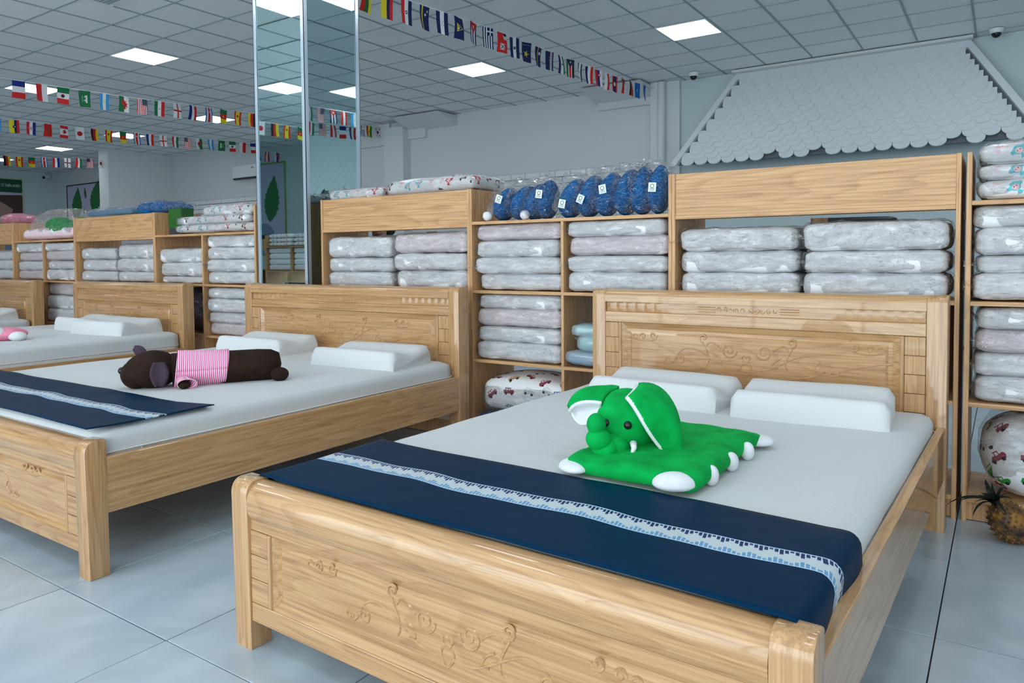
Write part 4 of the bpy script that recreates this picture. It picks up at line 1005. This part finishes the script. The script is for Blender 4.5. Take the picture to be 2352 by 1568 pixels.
for k in range(24):
    rk = random.Random(k+3); ph = k*2.4; tilt = .25+.95*(k/24); Ln = .06+.05*rk.random()+(.05 if k > 16 else 0); wv = .010+.003*rk.random()
    if k == 21: ph, Ln, tilt = pi*1.02, .21, 1.0
    pts = []
    for q in range(8):
        s = q/7; ang = tilt*(.3+.9*s); pts.append(Vector((sin(ang)*cos(ph), sin(ang)*sin(ph), cos(ang)))*Ln*s*(1-.12*s)+Vector((0, 0, .078)))
    bm = bmesh.new(); prev = None; side = Vector((-sin(ph), cos(ph), 0))
    for q, p in enumerate(pts):
        s = q/7; wq = wv*(1-s**1.8)+.0006; r_ = [bm.verts.new(p-side*wq), bm.verts.new(p-Vector((cos(ph), sin(ph), -.3))*wq*.35*-1), bm.verts.new(p+side*wq)]
        if prev:
            for j in (0, 1): bm.faces.new((prev[j], prev[j+1], r_[j+1], r_[j]))
        prev = r_
    bmesh.ops.solidify(bm, geom=bm.faces[:], thickness=.0012)
    bmesh.ops.transform(bm, matrix=prot, verts=bm.verts[:]); smooth(obj('crown_leaf', bm, 'fruit_leaf', pn))
bm = bmesh.new(); tube_bm(bm, [(0, 0, -.083), (.01, 0, -.10), (.02, 0, -.125)], lambda t: .007-.005*t, 8); bmesh.ops.transform(bm, matrix=prot, verts=bm.verts[:]); smooth(obj('stem', bm, 'fruit_leaf', pn))

# ================================================================== FLAG BUNTINGS
PAL = dict(r=S(214, 34, 34), w=S(232, 236, 240), b=S(12, 44, 130), n=S(10, 26, 84), g=S(10, 112, 62), y=S(236, 220, 36), k=S(22, 22, 24), l=S(60, 160, 226), o=S(232, 120, 40), d=S(92, 40, 34), v=S(0, 110, 190))
for k_, v_ in PAL.items():
    m = NT('flag_'+k_); m.set(color=v_, rough=.7)
    tl = m.n('ShaderNodeBsdfTranslucent', i_Color=v_); mx = m.n('ShaderNodeMixShader', i_0=.35); m.put(mx.inputs[1], m.b.outputs[0]); m.put(mx.inputs[2], tl.outputs[0]); m.put(m.out.inputs['Surface'], mx.outputs[0]); MAT['flag_'+k_] = m.m
PK = list(PAL)
def star(cx, cy, r, n=5, a0=pi/2): return [(cx+(r if i % 2 == 0 else r*.4)*cos(a0+i*pi/n), cy+(r if i % 2 == 0 else r*.4)*sin(a0+i*pi/n)) for i in range(2*n)]
def disc(cx, cy, r, n=14): return [(cx+r*cos(2*pi*i/n), cy+r*sin(2*pi*i/n)) for i in range(n)]
def rect(a, b, c, d): return [(a, b), (c, b), (c, d), (a, d)]
def H(*cs):  # horizontal stripes, top first; entries 'r' or ('r',2)
    q = [(c if isinstance(c, tuple) else (c, 1)) for c in cs]; T = sum(x[1] for x in q); v = 1.; out = []
    for c, wt in q: out.append((c, rect(0, v-wt/T, 1.5, v))); v -= wt/T
    return out
def V(*cs):
    q = [(c if isinstance(c, tuple) else (c, 1)) for c in cs]; T = sum(x[1] for x in q); u = 0.; out = []
    for c, wt in q: out.append((c, rect(u, 0, u+1.5*wt/T, 1))); u += 1.5*wt/T
    return out
full = lambda c: [(c, rect(0, 0, 1.5, 1))]
DR = [(.35, .2), (.55, .3), (.75, .22), (.8, .4), (1.1, .5), (1.25, .35), (1.2, .65), (.95, .62), (1.05, .85), (.8, .72), (.65, .88), (.6, .62), (.4, .75), (.45, .5), (.25, .45)]
LEAF = [(.75, .15), (.78, .35), (.98, .3), (.93, .42), (1.05, .6), (.9, .62), (.85, .75), (.8, .68), (.75, .88), (.7, .68), (.65, .75), (.6, .62), (.45, .6), (.57, .42), (.52, .3), (.72, .35)]
D = dict(
 FR=(V('b', 'w', 'r'), []), PL=(H('w', 'r'), []), MX=(V('g', 'w', 'r'), [('d', disc(.75, .5, .16)), ('k', disc(.78, .47, .09))]),
 SA=(full('g'), [('w', rect(.4, .6, 1.1, .75)), ('w', rect(.45, .5, .6, .6)), ('w', rect(.8, .48, .95, .6)), ('w', rect(.45, .3, 1.05, .335))]),
 AR=(H('l', 'w', 'l'), [('y', disc(.75, .5, .1))]), WA=(H('w', 'g'), [('r', DR)]),
 US=(H(*['r', 'w']*6, 'r'), [('n', rect(0, .46, .62, 1))]+[('w', disc(.07+.1*i, .53+.1*j, .025, 6)) for i in range(6) for j in range(5)]),
 IR=(H('g', 'w', 'r'), [('r', disc(.75, .5, .07, 10)), ('w', disc(.75, .5, .035, 8))]), EN=(full('w'), [('r', rect(0, .42, 1.5, .58)), ('r', rect(.67, 0, .83, 1))]),
 NL=(H('r', 'w', 'b'), []), CR=(H('v', 'w', ('r', 2), 'w', 'v'), [('w', disc(.45, .5, .1)), ('r', disc(.45, .5, .06, 10))]),
 CM=(V('g', 'r', 'y'), [('y', star(.75, .5, .16))]), ES=(H('r', ('y', 2), 'r'), [('d', disc(.5, .5, .13)), ('r', disc(.5, .48, .07, 8))]),
 DE=(H('k', 'r', 'y'), []), JP=(full('w'), [('r', disc(.75, .5, .3, 24))]), CA=(V('r', ('w', 2), 'r'), [('r', LEAF)]), MA=(full('r'), [('g', star(.75, .5, .2))]),
 HR=(H('r', 'w', 'b'), [('w', rect(.58, .3, .92, .72))]+[('r', rect(.58+.085*i, .3+.105*j, .665+.085*i, .405+.105*j)) for i in range(4) for j in range(4) if (i+j) % 2 == 0]),
 EC=(H(('y', 2), 'n', 'r'), [('k', disc(.75, .5, .17)), ('w', disc(.75, .46, .1))]), CO=(H(('y', 2), 'n', 'r'), []), LT=(H('r', 'g', 'y'), []), PY=(H('r', 'w', 'n'), [('d', disc(.75, .5, .12)), ('w', disc(.75, .5, .06))]),
 CW=(full('n'), [('y', rect(0, .22, 1.5, .36)), ('w', star(.3, .78, .1)), ('w', star(.52, .62, .13))]), HN=(H('n', 'w', 'n'), [('n', star(.75+.14*i, .5+.09*j, .05)) for i, j in ((0, 0), (1, 1), (-1, 1), (1, -1), (-1, -1))]),
 LC=(full('n'), [('w', [(.45, .2), (.75, .9), (1.05, .2)]), ('k', [(.5, .2), (.75, .8), (1., .2)]), ('y', [(.45, .2), (.75, .52), (1.05, .2)])]),
 CU=(H('n', 'w', 'n', 'w', 'n'), [('r', [(0, 0), (.85, .5), (0, 1)]), ('w', star(.3, .5, .17))]),
 GR=(H(*['n', 'w']*4, 'n'), [('n', rect(0, .44, .55, 1)), ('w', rect(.22, .44, .33, 1)), ('w', rect(0, .67, .55, .78))]),
 WF=(full('r'), [('w', rect(.85, .25, 1.3, .7)), ('k', [(.88, .28), (.92, .26), (1.28, .66), (1.24, .69)]), ('k', [(1.24, .27), (1.28, .3), (.92, .69), (.88, .66)]), ('w', rect(.18, .62, .5, 1)), ('n', rect(0, .7, .22, 1))]),
 SV=(H('n', 'w', 'n'), [('g', disc(.75, .5, .12)), ('d', disc(.75, .5, .06))]), GS=(full('n'), [('y', star(.85, .5, .3))]+[('w', disc(.2, .08+.14*i, .025, 6)) for i in range(7)]),
 NR=(full('n'), [('y', rect(0, .46, 1.5, .54)), ('w', disc(.45, .25, .13, 12))]), CV=(full('n'), [('w', rect(0, .2, 1.5, .42)), ('r', rect(0, .28, 1.5, .34))]+[('w', disc(.55+.2*cos(i), .32+.24*sin(i), .025, 6)) for i in range(6)]),
 LS=(H('n', ('w', 1.4), 'g'), [('k', [(.62, .4), (.75, .66), (.88, .4)])]), SS=(H(('k', 3), 'w', ('r', 3), 'w', ('g', 3)), [('n', [(0, 0), (.7, .5), (0, 1)]), ('y', star(.22, .5, .15))]),
 BW=(H('n', ('w', 1.2), 'n'), [('k', disc(.75, .5, .07))]), HR2=(H('n', 'w', 'r'), []), SI=(H('w', 'b', 'r'), [('r', disc(.45, .6, .18)), ('w', rect(.4, .5, .5, .72))]), AT=(H('r', 'w', 'r'), []), PE=(V('w', 'r', 'w'), []),
 LA=(H('r', ('n', 2), 'r'), [('w', disc(.75, .5, .2))]), CL=(H('w', 'r'), [('n', rect(0, .5, .5, 1)), ('w', star(.25, .75, .14))]), AF=(H('k', ('r', 1.6), 'g'), []), SO=(full('v'), [('w', star(.75, .5, .18))]), FM=(full('v'), [('w', star(.75+.25*i, .5+.25*j, .08)) for i, j in ((0, 1), (0, -1), (1, 0), (-1, 0))]),
 PT=(V(('g', 2), ('r', 3)), [('y', disc(.6, .5, .15)), ('w', disc(.6, .5, .08))]), BR=(full('g'), [('y', [(.15, .5), (.75, .9), (1.35, .5), (.75, .1)]), ('b', disc(.75, .5, .2))]),
 UY=(H(*['w', 'b']*4, 'w'), [('w', rect(0, .45, .55, 1)), ('y', star(.27, .72, .18, 8))]), GH=(H('r', 'y', 'g'), [('k', star(.75, .5, .14))]), KR=(full('w'), [('r', disc(.75, .5, .22)), ('n', [(.53, .5), (.6, .33), (.75, .28), (.9, .33), (.97, .5)])]+[('k', rect(a, b, a+.16, b+.14)) for a, b in ((.25, .12), (.25, .74), (1.09, .12), (1.09, .74))]),
 AU=(full('n'), [('r', rect(0, .7, .7, .8)), ('r', rect(.3, .5, .4, 1)), ('w', [(0, .5), (.08, .5), (.7, .96), (.7, 1), (.62, 1), (0, .56)]), ('w', [(.62, .5), (.7, .5), (.7, .56), (.08, 1), (0, 1), (0, .94)]), ('w', star(.35, .22, .12)), ('w', star(1.1, .25, .07)), ('w', star(1.1, .8, .07))]),
)
FCACHE = {}
def flag_mesh(key, flip, bend):
    ck = (key, flip, bend)
    if ck in FCACHE: return FCACHE[ck]
    base, over = D[key]; bm = bmesh.new(); used = []
    FW, FH_ = .14, .21
    def P(u, v, off):
        lat = ((v-.5) if not flip else (.5-v))*FW; dr = -u/1.5*FH_
        d = .010*bend*sin(dr*16)+.006*bend*sin(lat*30+dr*9)+.12*bend*dr*lat*4
        return (d+off, lat, dr)
    def mi(c):
        if c not in used: used.append(c)
        return used.index(c)
    def add(c, poly, off):
        f = bm.faces.new([bm.verts.new((u, v, off)) for u, v in poly]); f.material_index = mi(c)
    for c, q in base: add(c, q, 0)
    for L_, (c, q) in enumerate(over):
        for sg in (-1, 1): add(c, q if sg > 0 else q[::-1], sg*(.0011+.00012*min(L_, 6)))
    for k in range(1, 10): bmesh.ops.bisect_plane(bm, geom=bm.verts[:]+bm.edges[:]+bm.faces[:], plane_co=(k*.15, 0, 0), plane_no=(1, 0, 0))
    for k in range(1, 4): bmesh.ops.bisect_plane(bm, geom=bm.verts[:]+bm.edges[:]+bm.faces[:], plane_co=(0, k*.25, 0), plane_no=(0, 1, 0))
    for v_ in bm.verts: v_.co = P(*v_.co)
    me = bpy.data.meshes.new('flag'); bm.to_mesh(me); bm.free()
    for c in used: me.materials.append(MAT['flag_'+c])
    FCACHE[ck] = me; return me
def bunting(label, X, pts, flags):
    """pts: (y,z) of the cord; flags: (y, key, flip)"""
    t = thing('flag_bunting', label, 'bunting', (X, 0, 0))
    def zat(y):
        for (a, za), (b, zb) in zip(pts, pts[1:]):
            if a <= y <= b: return za+(zb-za)*(y-a)/(b-a)
        return pts[0][1] if y < pts[0][0] else pts[-1][1]
    bm = bmesh.new(); bbox_pts = [(0, y, z) for y, z in pts]
    tube_bm(bm, bbox_pts, .0045, 4); obj('cord', bm, 'string', t)
    rb = random.Random(int(abs(X)*10))
    for y, key, flip in flags:
        o = obj('flag', flag_mesh(key, flip, rb.choice((-1, 0.4, 1))), None, t, (0, y, zat(y)-.003)); o.rotation_euler = (R(rb.uniform(-3, 4)), R(rb.uniform(-5, 5)), R(rb.uniform(-14, 14)))
    return t
seq = lambda y0, keys, d=.26: [(y0+d*i, k.rstrip('*'), k.endswith('*')) for i, k in enumerate(keys)]
s1 = seq(4.19, ['FR', 'PL', 'MX', 'SA', 'AR', 'WA', 'US', 'IR*', 'EN', 'NL', 'CR', 'CM', 'ES', 'DE']) + [(3.92, 'AU', False)]
s1 += [(-.47, 'JP', False), (-.74, 'DE', False), (-1.0, 'ES', False), (-1.27, 'CM', False)] + [(9.3, 'DE', False), (9.56, 'PT', False), (9.82, 'BR', False), (10.02, 'UY', False), (10.2, 'GH*', False), (10.43, 'KR', False)]
s1 = [(y, k.rstrip('*'), f or k.endswith('*')) for y, k, f in s1]
bunting('bunting of flags running past the mirrored pillar, Saudi flag mid-way', -10.0, [(-3.95, 3.42), (-.5, 3.36), (3.9, 3.33), (5.5, 3.37), (7.5, 3.46), (9.3, 3.58), (10.55, 3.66)], s1)
s2 = seq(5.27, ['AR', 'EC*', 'HR*', 'MA', 'CA', 'JP', 'DE*', 'ES', 'CM', 'CR', 'NL', 'EN', 'IR', 'US*', 'WA*', 'AR', 'SA*', 'MX', 'PL*', 'FR'], .257) + [(-3.0, 'NL', False), (-3.25, 'AT', False), (-3.5, 'SI', False)]
bunting('bunting of flags with Canada and Japan side by side', -13.4, [(-3.95, 3.5), (0, 3.42), (5.2, 3.43), (6.5, 3.455), (8.3, 3.53), (10.55, 3.64)], s2)
s3 = seq(6.76, ['PL', 'DE*', 'ES', 'CM', 'CR', 'NL*', 'EN', 'IR', 'US*', 'JP'], .245)
bunting('short far bunting ending at the boxed-in room corner', -17.4, [(3.0, 3.42), (6.0, 3.33), (7.3, 3.36), (8.97, 3.49)], s3)
s4 = seq(4.43, ['LT*', 'CO*', 'PY*', 'CW', 'HN', 'LC', 'CU', 'GR', 'WF', 'SV', 'GS', 'NR*', 'CV*', 'LS*', 'SS', 'BW', 'HR2*', 'SI', 'PL*', 'LA', 'CL', 'AF*', 'SO', 'FM'], .244)
bunting('short bunting near the shingle awning, Liberian flag on it, reflected in the pillar', .22, [(6.3, 3.5), (7.4, 3.40), (8.9, 3.46)], seq(7.3, ['HR2', 'IR', 'US', 'CU', 'AT*', 'AR'], .235))
bunting('short bunting beyond the reflected Liberian one, nearer the corner', 1.2, [(7.0, 3.5), (8.3, 3.40), (10.5, 3.5)], seq(8.2, ['SI', 'IR', 'US*', 'AT', 'FR', 'NL'], .235))
bunting('bunting of flags from the mirrored pillar to the drain pipe, with Greek flag', -4.35, [(4.2, 3.34), (4.9, 3.38), (6.2, 3.45), (7.6, 3.485), (9.0, 3.53), (10.4, 3.62)], s4)

# ================================================================== POSTERS, AIR CONDITIONER
def leaf_poly(L_, w_, n=14, teeth=0):
    a = [(L_*i/n, w_*sin(pi*(i/n)**.8)*(1+(teeth*((i % 2)-.5)))) for i in range(n+1)]; return a+[(x, -y) for x, y in a[-2:0:-1]]
def flat(name, poly, M_, mat, parent, th=.003):
    bm = bmesh.new(); a = [bm.verts.new(M_ @ Vector((x, 0, z))) for x, z in poly]; b = [bm.verts.new(M_ @ Vector((x, -th, z))) for x, z in poly]; n = len(poly)
    bm.faces.new(a); bm.faces.new(b[::-1])
    for i in range(n): bm.faces.new((a[i], b[i], b[(i+1) % n], a[(i+1) % n]))
    bmesh.ops.recalc_face_normals(bm, faces=bm.faces); return obj(name, bm, mat, parent)
T4, RZ4 = Matrix.Translation, lambda a: Matrix.Rotation(R(a), 4, 'Z')
RY4 = lambda a: Matrix.Rotation(R(a), 4, 'Y')
def poster(label, Mw, W, Hh_, field, fmat):
    t = thing('poster', label, 'poster'); t.matrix_world = Mw
    box('sheet', (0, W, -.015, -.001, 0, Hh_), field, t)
    for b in ((-.03, W+.03, -.03, 0), (-.03, W+.03, Hh_, Hh_+.03), (-.03, 0, 0, Hh_), (W, W+.03, 0, Hh_)): box('frame', (b[0], b[1], -.025, -.001, b[2], b[3]), fmat, t)
    return t
# lilac leaf poster on the back wall (x along +x, front faces -y)
p = poster('lilac poster of toothed green leaves beside the boxed-in corner', T4((-22.4, Y1-.022, 1.0)), 2.25, 2.27, 'poster_lilac', 'black')
flat('leaf', leaf_poly(.95, .27, 16, .16), T4((.46, -.015, 1.28)) @ RY4(-80), 'leaf_green', p); flat('leaf', leaf_poly(.95, .27, 16, .16), T4((1.42, -.015, 1.45)) @ RY4(-70), 'leaf_green', p)
flat('leaf', leaf_poly(.34, .06, 10), T4((1.04, -.015, 1.86)) @ RY4(-100), 'leaf_green', p)
flat('bottle', [(.55, .6), (1.45, .6), (1.35, 1.55), (1.25, 1.72), (1.12, 1.76), (1.12, 1.9), (1.04, 1.9), (1.04, 1.76), (.92, 1.7), (.8, 1.52)], T4((0, -.019, 0)), 'poster_lilac', p)
for x in (.93, 1.12): flat('small_leaf', leaf_poly(.2, .035, 8), T4((x, -.024, 1.42 if x < 1 else 1.34)) @ RY4(-85), 'leaf_green', p)
# green banner poster on the left wall: local x runs along +y of the room, front faces +x
p = poster('green-topped poster of a sleeping face among leaves, far wall', T4((X0, 7.2, 1.0)) @ RZ4(90) , 2.55, 2.45, 'poster_lilac', 'frame_cream')
box('banner', (0, 2.55, -.018, -.015, 2.08, 2.45), 'poster_green', p)
flat('photo_hair', [(1.2, 1.95), (2.55, 2.02), (2.55, 1.45), (2.2, 1.35), (1.5, 1.5), (1.1, 1.7)], T4((0, -.015, 0)), 'poster_hair', p); flat('photo_face', [(1.5, 1.72), (2.0, 1.8), (2.3, 1.6), (2.2, 1.3), (1.8, 1.2), (1.4, 1.45)], T4((0, -.019, 0)), 'poster_skin', p)
flat('photo_hand', disc(1.1, 1.75, .2), T4((0, -.019, 0)), 'poster_skin', p); flat('photo_pillow', [(0, 1.2), (.9, 1.6), (1.4, 1.3), (2.0, .9), (2.55, 1.3), (2.55, 0), (0, 0)], T4((0, -.021, 0)), 'poster_oval', p)
flat('leaf', leaf_poly(.62, .22, 14), T4((1.55, -.026, 1.0)) @ RY4(-40), 'leaf_bright', p); flat('leaf', leaf_poly(.6, .16, 14), T4((1.55, -.026, 1.1)) @ RY4(-140), 'leaf_bright', p)
try:
    cu = bpy.data.curves.new('slogan', 'FONT'); cu.body = 'DÒNG TỪ THIÊN NHIÊN'; cu.size = .11; cu.shear = .25; cu.extrude = .001
    fo = bpy.data.objects.new('slogan_tmp', cu); COL.objects.link(fo); bpy.context.view_layer.update()
    me = bpy.data.meshes.new_from_object(fo.evaluated_get(bpy.context.evaluated_depsgraph_get())); bpy.data.objects.remove(fo)
    wid_ = max(v.co.x for v in me.vertices); me.transform(Matrix.Rotation(pi/2, 4, 'X')); me.transform(Matrix.Diagonal((.72/wid_, 1, 1, 1))); wid_ = .72; me.transform(T4((2.50-wid_, -.020, 2.235)))
    me.materials.clear(); o = obj('slogan', me, 'white_plastic', p)
except Exception as e: print('text', e)
# poster and shelves behind the viewer, seen in the pillar's mirror (front faces +y)
p = poster('lime-framed poster of a green leaf above a grey oval, behind mirrored pillar\'s view', T4((-13.75, Y0, 1.25)) @ RZ4(180), 2.3, 2.1, 'poster_lilac', 'frame_lime')
flat('leaf', leaf_poly(1.1, .26, 16, .16), T4((.55, -.015, .75)) @ RY4(-100), 'leaf_green', p); flat('oval', disc(.75, .35, .38, 20), T4((0, -.015, 0)), 'poster_oval', p); flat('opening', [(.5, .32), (.7, .46), (.95, .44), (1.02, .3), (.8, .28)], T4((0, -.019, 0)), 'black', p)
box('wall_seam', (-18, -9, Y0, Y0+.006, 2.28, 2.31), 'wall_grey', wf)

t = thing('air_conditioner', 'white wall air conditioner with a dark louvre, back wall', 'air conditioner', (-14.0, Y1, 2.92))
box('case', (-.5, .5, -.2, 0, .03, .32), 'white_plastic', t, .02, 3); box('louvre', (-.46, .46, -.205, -.12, .0, .04), 'black', t)
for k in range(5): box('vane', (-.4+.16*k, -.29+.16*k, -.209, -.2, .012, .022), 'dark_grey', t)
bm = bmesh.new(); tube_bm(bm, [(.2, -.203, .24), (.26, -.203, .24)], .008, 6); obj('badge', bm, 'dark_grey', t)

# shelves behind the viewer (only their reflection shows)
def unit_facing(fn, label, x0, x1, yfront):
    o = fn(label, x0, x1); o.location = (x1, yfront, 0); o.rotation_euler = (0, 0, pi); return o
unit_facing(cubby_unit, 'oak cubby shelf standing behind the viewer, seen in the pillar mirror', -10.85, -9.5, -1.15)
unit_facing(wide_unit, 'wide oak shelf behind the viewer, beside the plain oak panel', -13.6, -12.25, -2.6)
o = tag(box('oak_panel', (-11.32, -10.87, -1.62, -1.58, 0, 1.57), 'oak_z', None, .002), 'plain upright oak panel reflected in the mirrored pillar', 'panel')
for (x0, x1) in ((-10.82, -10.19), (-10.16, -9.53)):
    for k in range(4):
        t = thing('bagged_pillow', f'{ORD[4][k]} white pillow in the reflected cubby behind viewer, {"panel side" if x0 < -10.5 else "far side"}', 'pillow', ((x0+x1)/2, -1.37, Z2+.001+.099*k), 0, 'white pillows in the reflected cubby'); o = obj('pillow', PACK[k], None, t); o.scale = (1.06, 1, .89)
    for k in range(3):
        t = thing('printed_pillow', f'{ORD[3][k]} face-print pillow on the reflected cubby, {"panel side" if x0 < -10.5 else "far side"}', 'pillow', ((x0+x1)/2, -1.37, Z1+.001+.072*k), 0, 'face-print pillows on the reflected cubby'); smooth(obj('pillow', softbox_bm(.6, .36, .07, .034, 8, .1, .004, 200+k, 7., uvs=True), 'face_print', t))

# ================================================================== BEHIND THE SHELVES: a person and an office chair
pe = thing('person', 'person with dark hair and pink collar peeping through the shelf gap', 'person', (-4.43, 4.62, 0), R(35))
def skin_mesh(name, verts, edges, radii, mats, parent, sub=2):
    me = bpy.data.meshes.new(name); me.from_pydata(verts, edges, []); o = bpy.data.objects.new(name, me); COL.objects.link(o)
    md = o.modifiers.new('skin', 'SKIN'); md.use_smooth_shade = True
    sv = me.skin_vertices[0].data
    for i, r_ in enumerate(radii): sv[i].radius = (r_, r_*.85) if not isinstance(r_, tuple) else r_
    sv[0].use_root = True
    o.modifiers.new('sub', 'SUBSURF').levels = sub
    bpy.context.view_layer.update(); dg_ = bpy.context.evaluated_depsgraph_get(); nm = bpy.data.meshes.new_from_object(o.evaluated_get(dg_)); bpy.data.objects.remove(o)
    nm.materials.clear()
    for k in mats: nm.materials.append(MAT[k])
    q = obj(name, nm, None, parent)
    for p_ in nm.polygons:
        p_.use_smooth = True; c = p_.center; p_.material_index = 0 if (c.z > 1.235 or (abs(c.x) > .24 and c.z < .86)) else (1 if c.z > .80 else 2)
    return q
vs = [(0, 0, .86), (0, .01, 1.02), (0, .01, 1.16), (0, 0, 1.25), (0, -.005, 1.31), (0, -.01, 1.40), (0, 0, 1.47),
      (.16, .01, 1.20), (.21, .0, .98), (.23, -.06, .78), (.24, -.08, .70), (-.16, .01, 1.20), (-.21, 0, .98), (-.23, -.06, .78), (-.24, -.08, .70),
      (.085, 0, .80), (.09, -.01, .45), (.09, .01, .08), (.09, -.11, .035), (-.085, 0, .80), (-.09, -.01, .45), (-.09, .01, .08), (-.09, -.11, .035)]
es = [(0, 1), (1, 2), (2, 3), (3, 4), (4, 5), (5, 6), (2, 7), (7, 8), (8, 9), (9, 10), (2, 11), (11, 12), (12, 13), (13, 14), (0, 15), (15, 16), (16, 17), (17, 18), (0, 19), (19, 20), (20, 21), (21, 22)]
rd = [(.15, .1), (.125, .09), (.14, .09), .055, (.06, .065), (.078, .095), (.06, .075), .052, .042, .034, .03, .052, .042, .034, .03, .078, .055, .04, .035, .078, .055, .04, .035]
skin_mesh('body', vs, es, rd, ['skin', 'shirt_pink', 'navy_cloth'], pe)
blob('nose', (0, -.108, 1.385), (.016, .022, .024), 'skin', pe, u=12, v=10)
for s in (-1, 1):
    blob('eye', (s*.032, -.098, 1.415), (.013, .008, .006), 'black', pe, u=12, v=8); blob('ear', (s*.084, .0, 1.395), (.012, .022, .032), 'skin', pe, u=12, v=8); blob('eyebrow', (s*.033, -.098, 1.436), (.02, .006, .004), 'hair', pe, u=10, v=6)
blob('mouth', (0, -.096, 1.345), (.024, .01, .007), 'shirt_pink', pe, u=12, v=8)
blob('hair', (0, .02, 1.445), (.098, .112, .085), 'hair', pe, fn=lambda p_: Vector((p_.x, p_.y if p_.y > -.75 else -.75, p_.z if p_.y > -.2 else max(p_.z, -.1)))); blob('hair_bun', (.07, .10, 1.375), (.055, .06, .05), 'hair', pe)
for s in (-1, 1):
    for k in range(5):
        bm = bmesh.new(); x = s*(.232+.008*0); yy = -.10+.014*k; tube_bm(bm, [(s*.24, yy, .70), (s*.243, yy-.006, .665), (s*.238, yy-.012, .625 if k else .66)], lambda t_: .0085-.002*t_, 6); smooth(obj('finger', bm, 'skin', pe))
oc = thing('office_chair', 'black padded office chair back showing through the shelf gap', 'chair', (-.70, 4.75, 0), R(15))
smooth(obj('backrest', softbox_bm(.46, .09, .58, .05, 10, 0, .004, 9, 5.), 'black', oc, (0, .20, .78))); smooth(obj('seat', softbox_bm(.48, .48, .09, .045, 10, .1, .003, 8, 5.), 'black', oc, (0, 0, .43)))
bm = bmesh.new(); tube_bm(bm, [(0, 0, .08), (0, 0, .44)], .028, 12); smooth(obj('column', bm, 'alu', oc), 40)
bm = bmesh.new(); tube_bm(bm, [(0, .15, .45), (0, .27, .5), (0, .255, .85)], .022, 8); smooth(obj('back_support', bm, 'black', oc), 40)
for k in range(5):
    a = 2*pi*k/5; bm = bmesh.new(); tube_bm(bm, [(0, 0, .10), (.28*cos(a), .28*sin(a), .065)], lambda t_: .026-.008*t_, 8); o = smooth(obj('base_arm', bm, 'black', oc), 40); blob('castor', (.28*cos(a), .28*sin(a), .03), (.028, .028, .03), 'black', o, u=12, v=10)
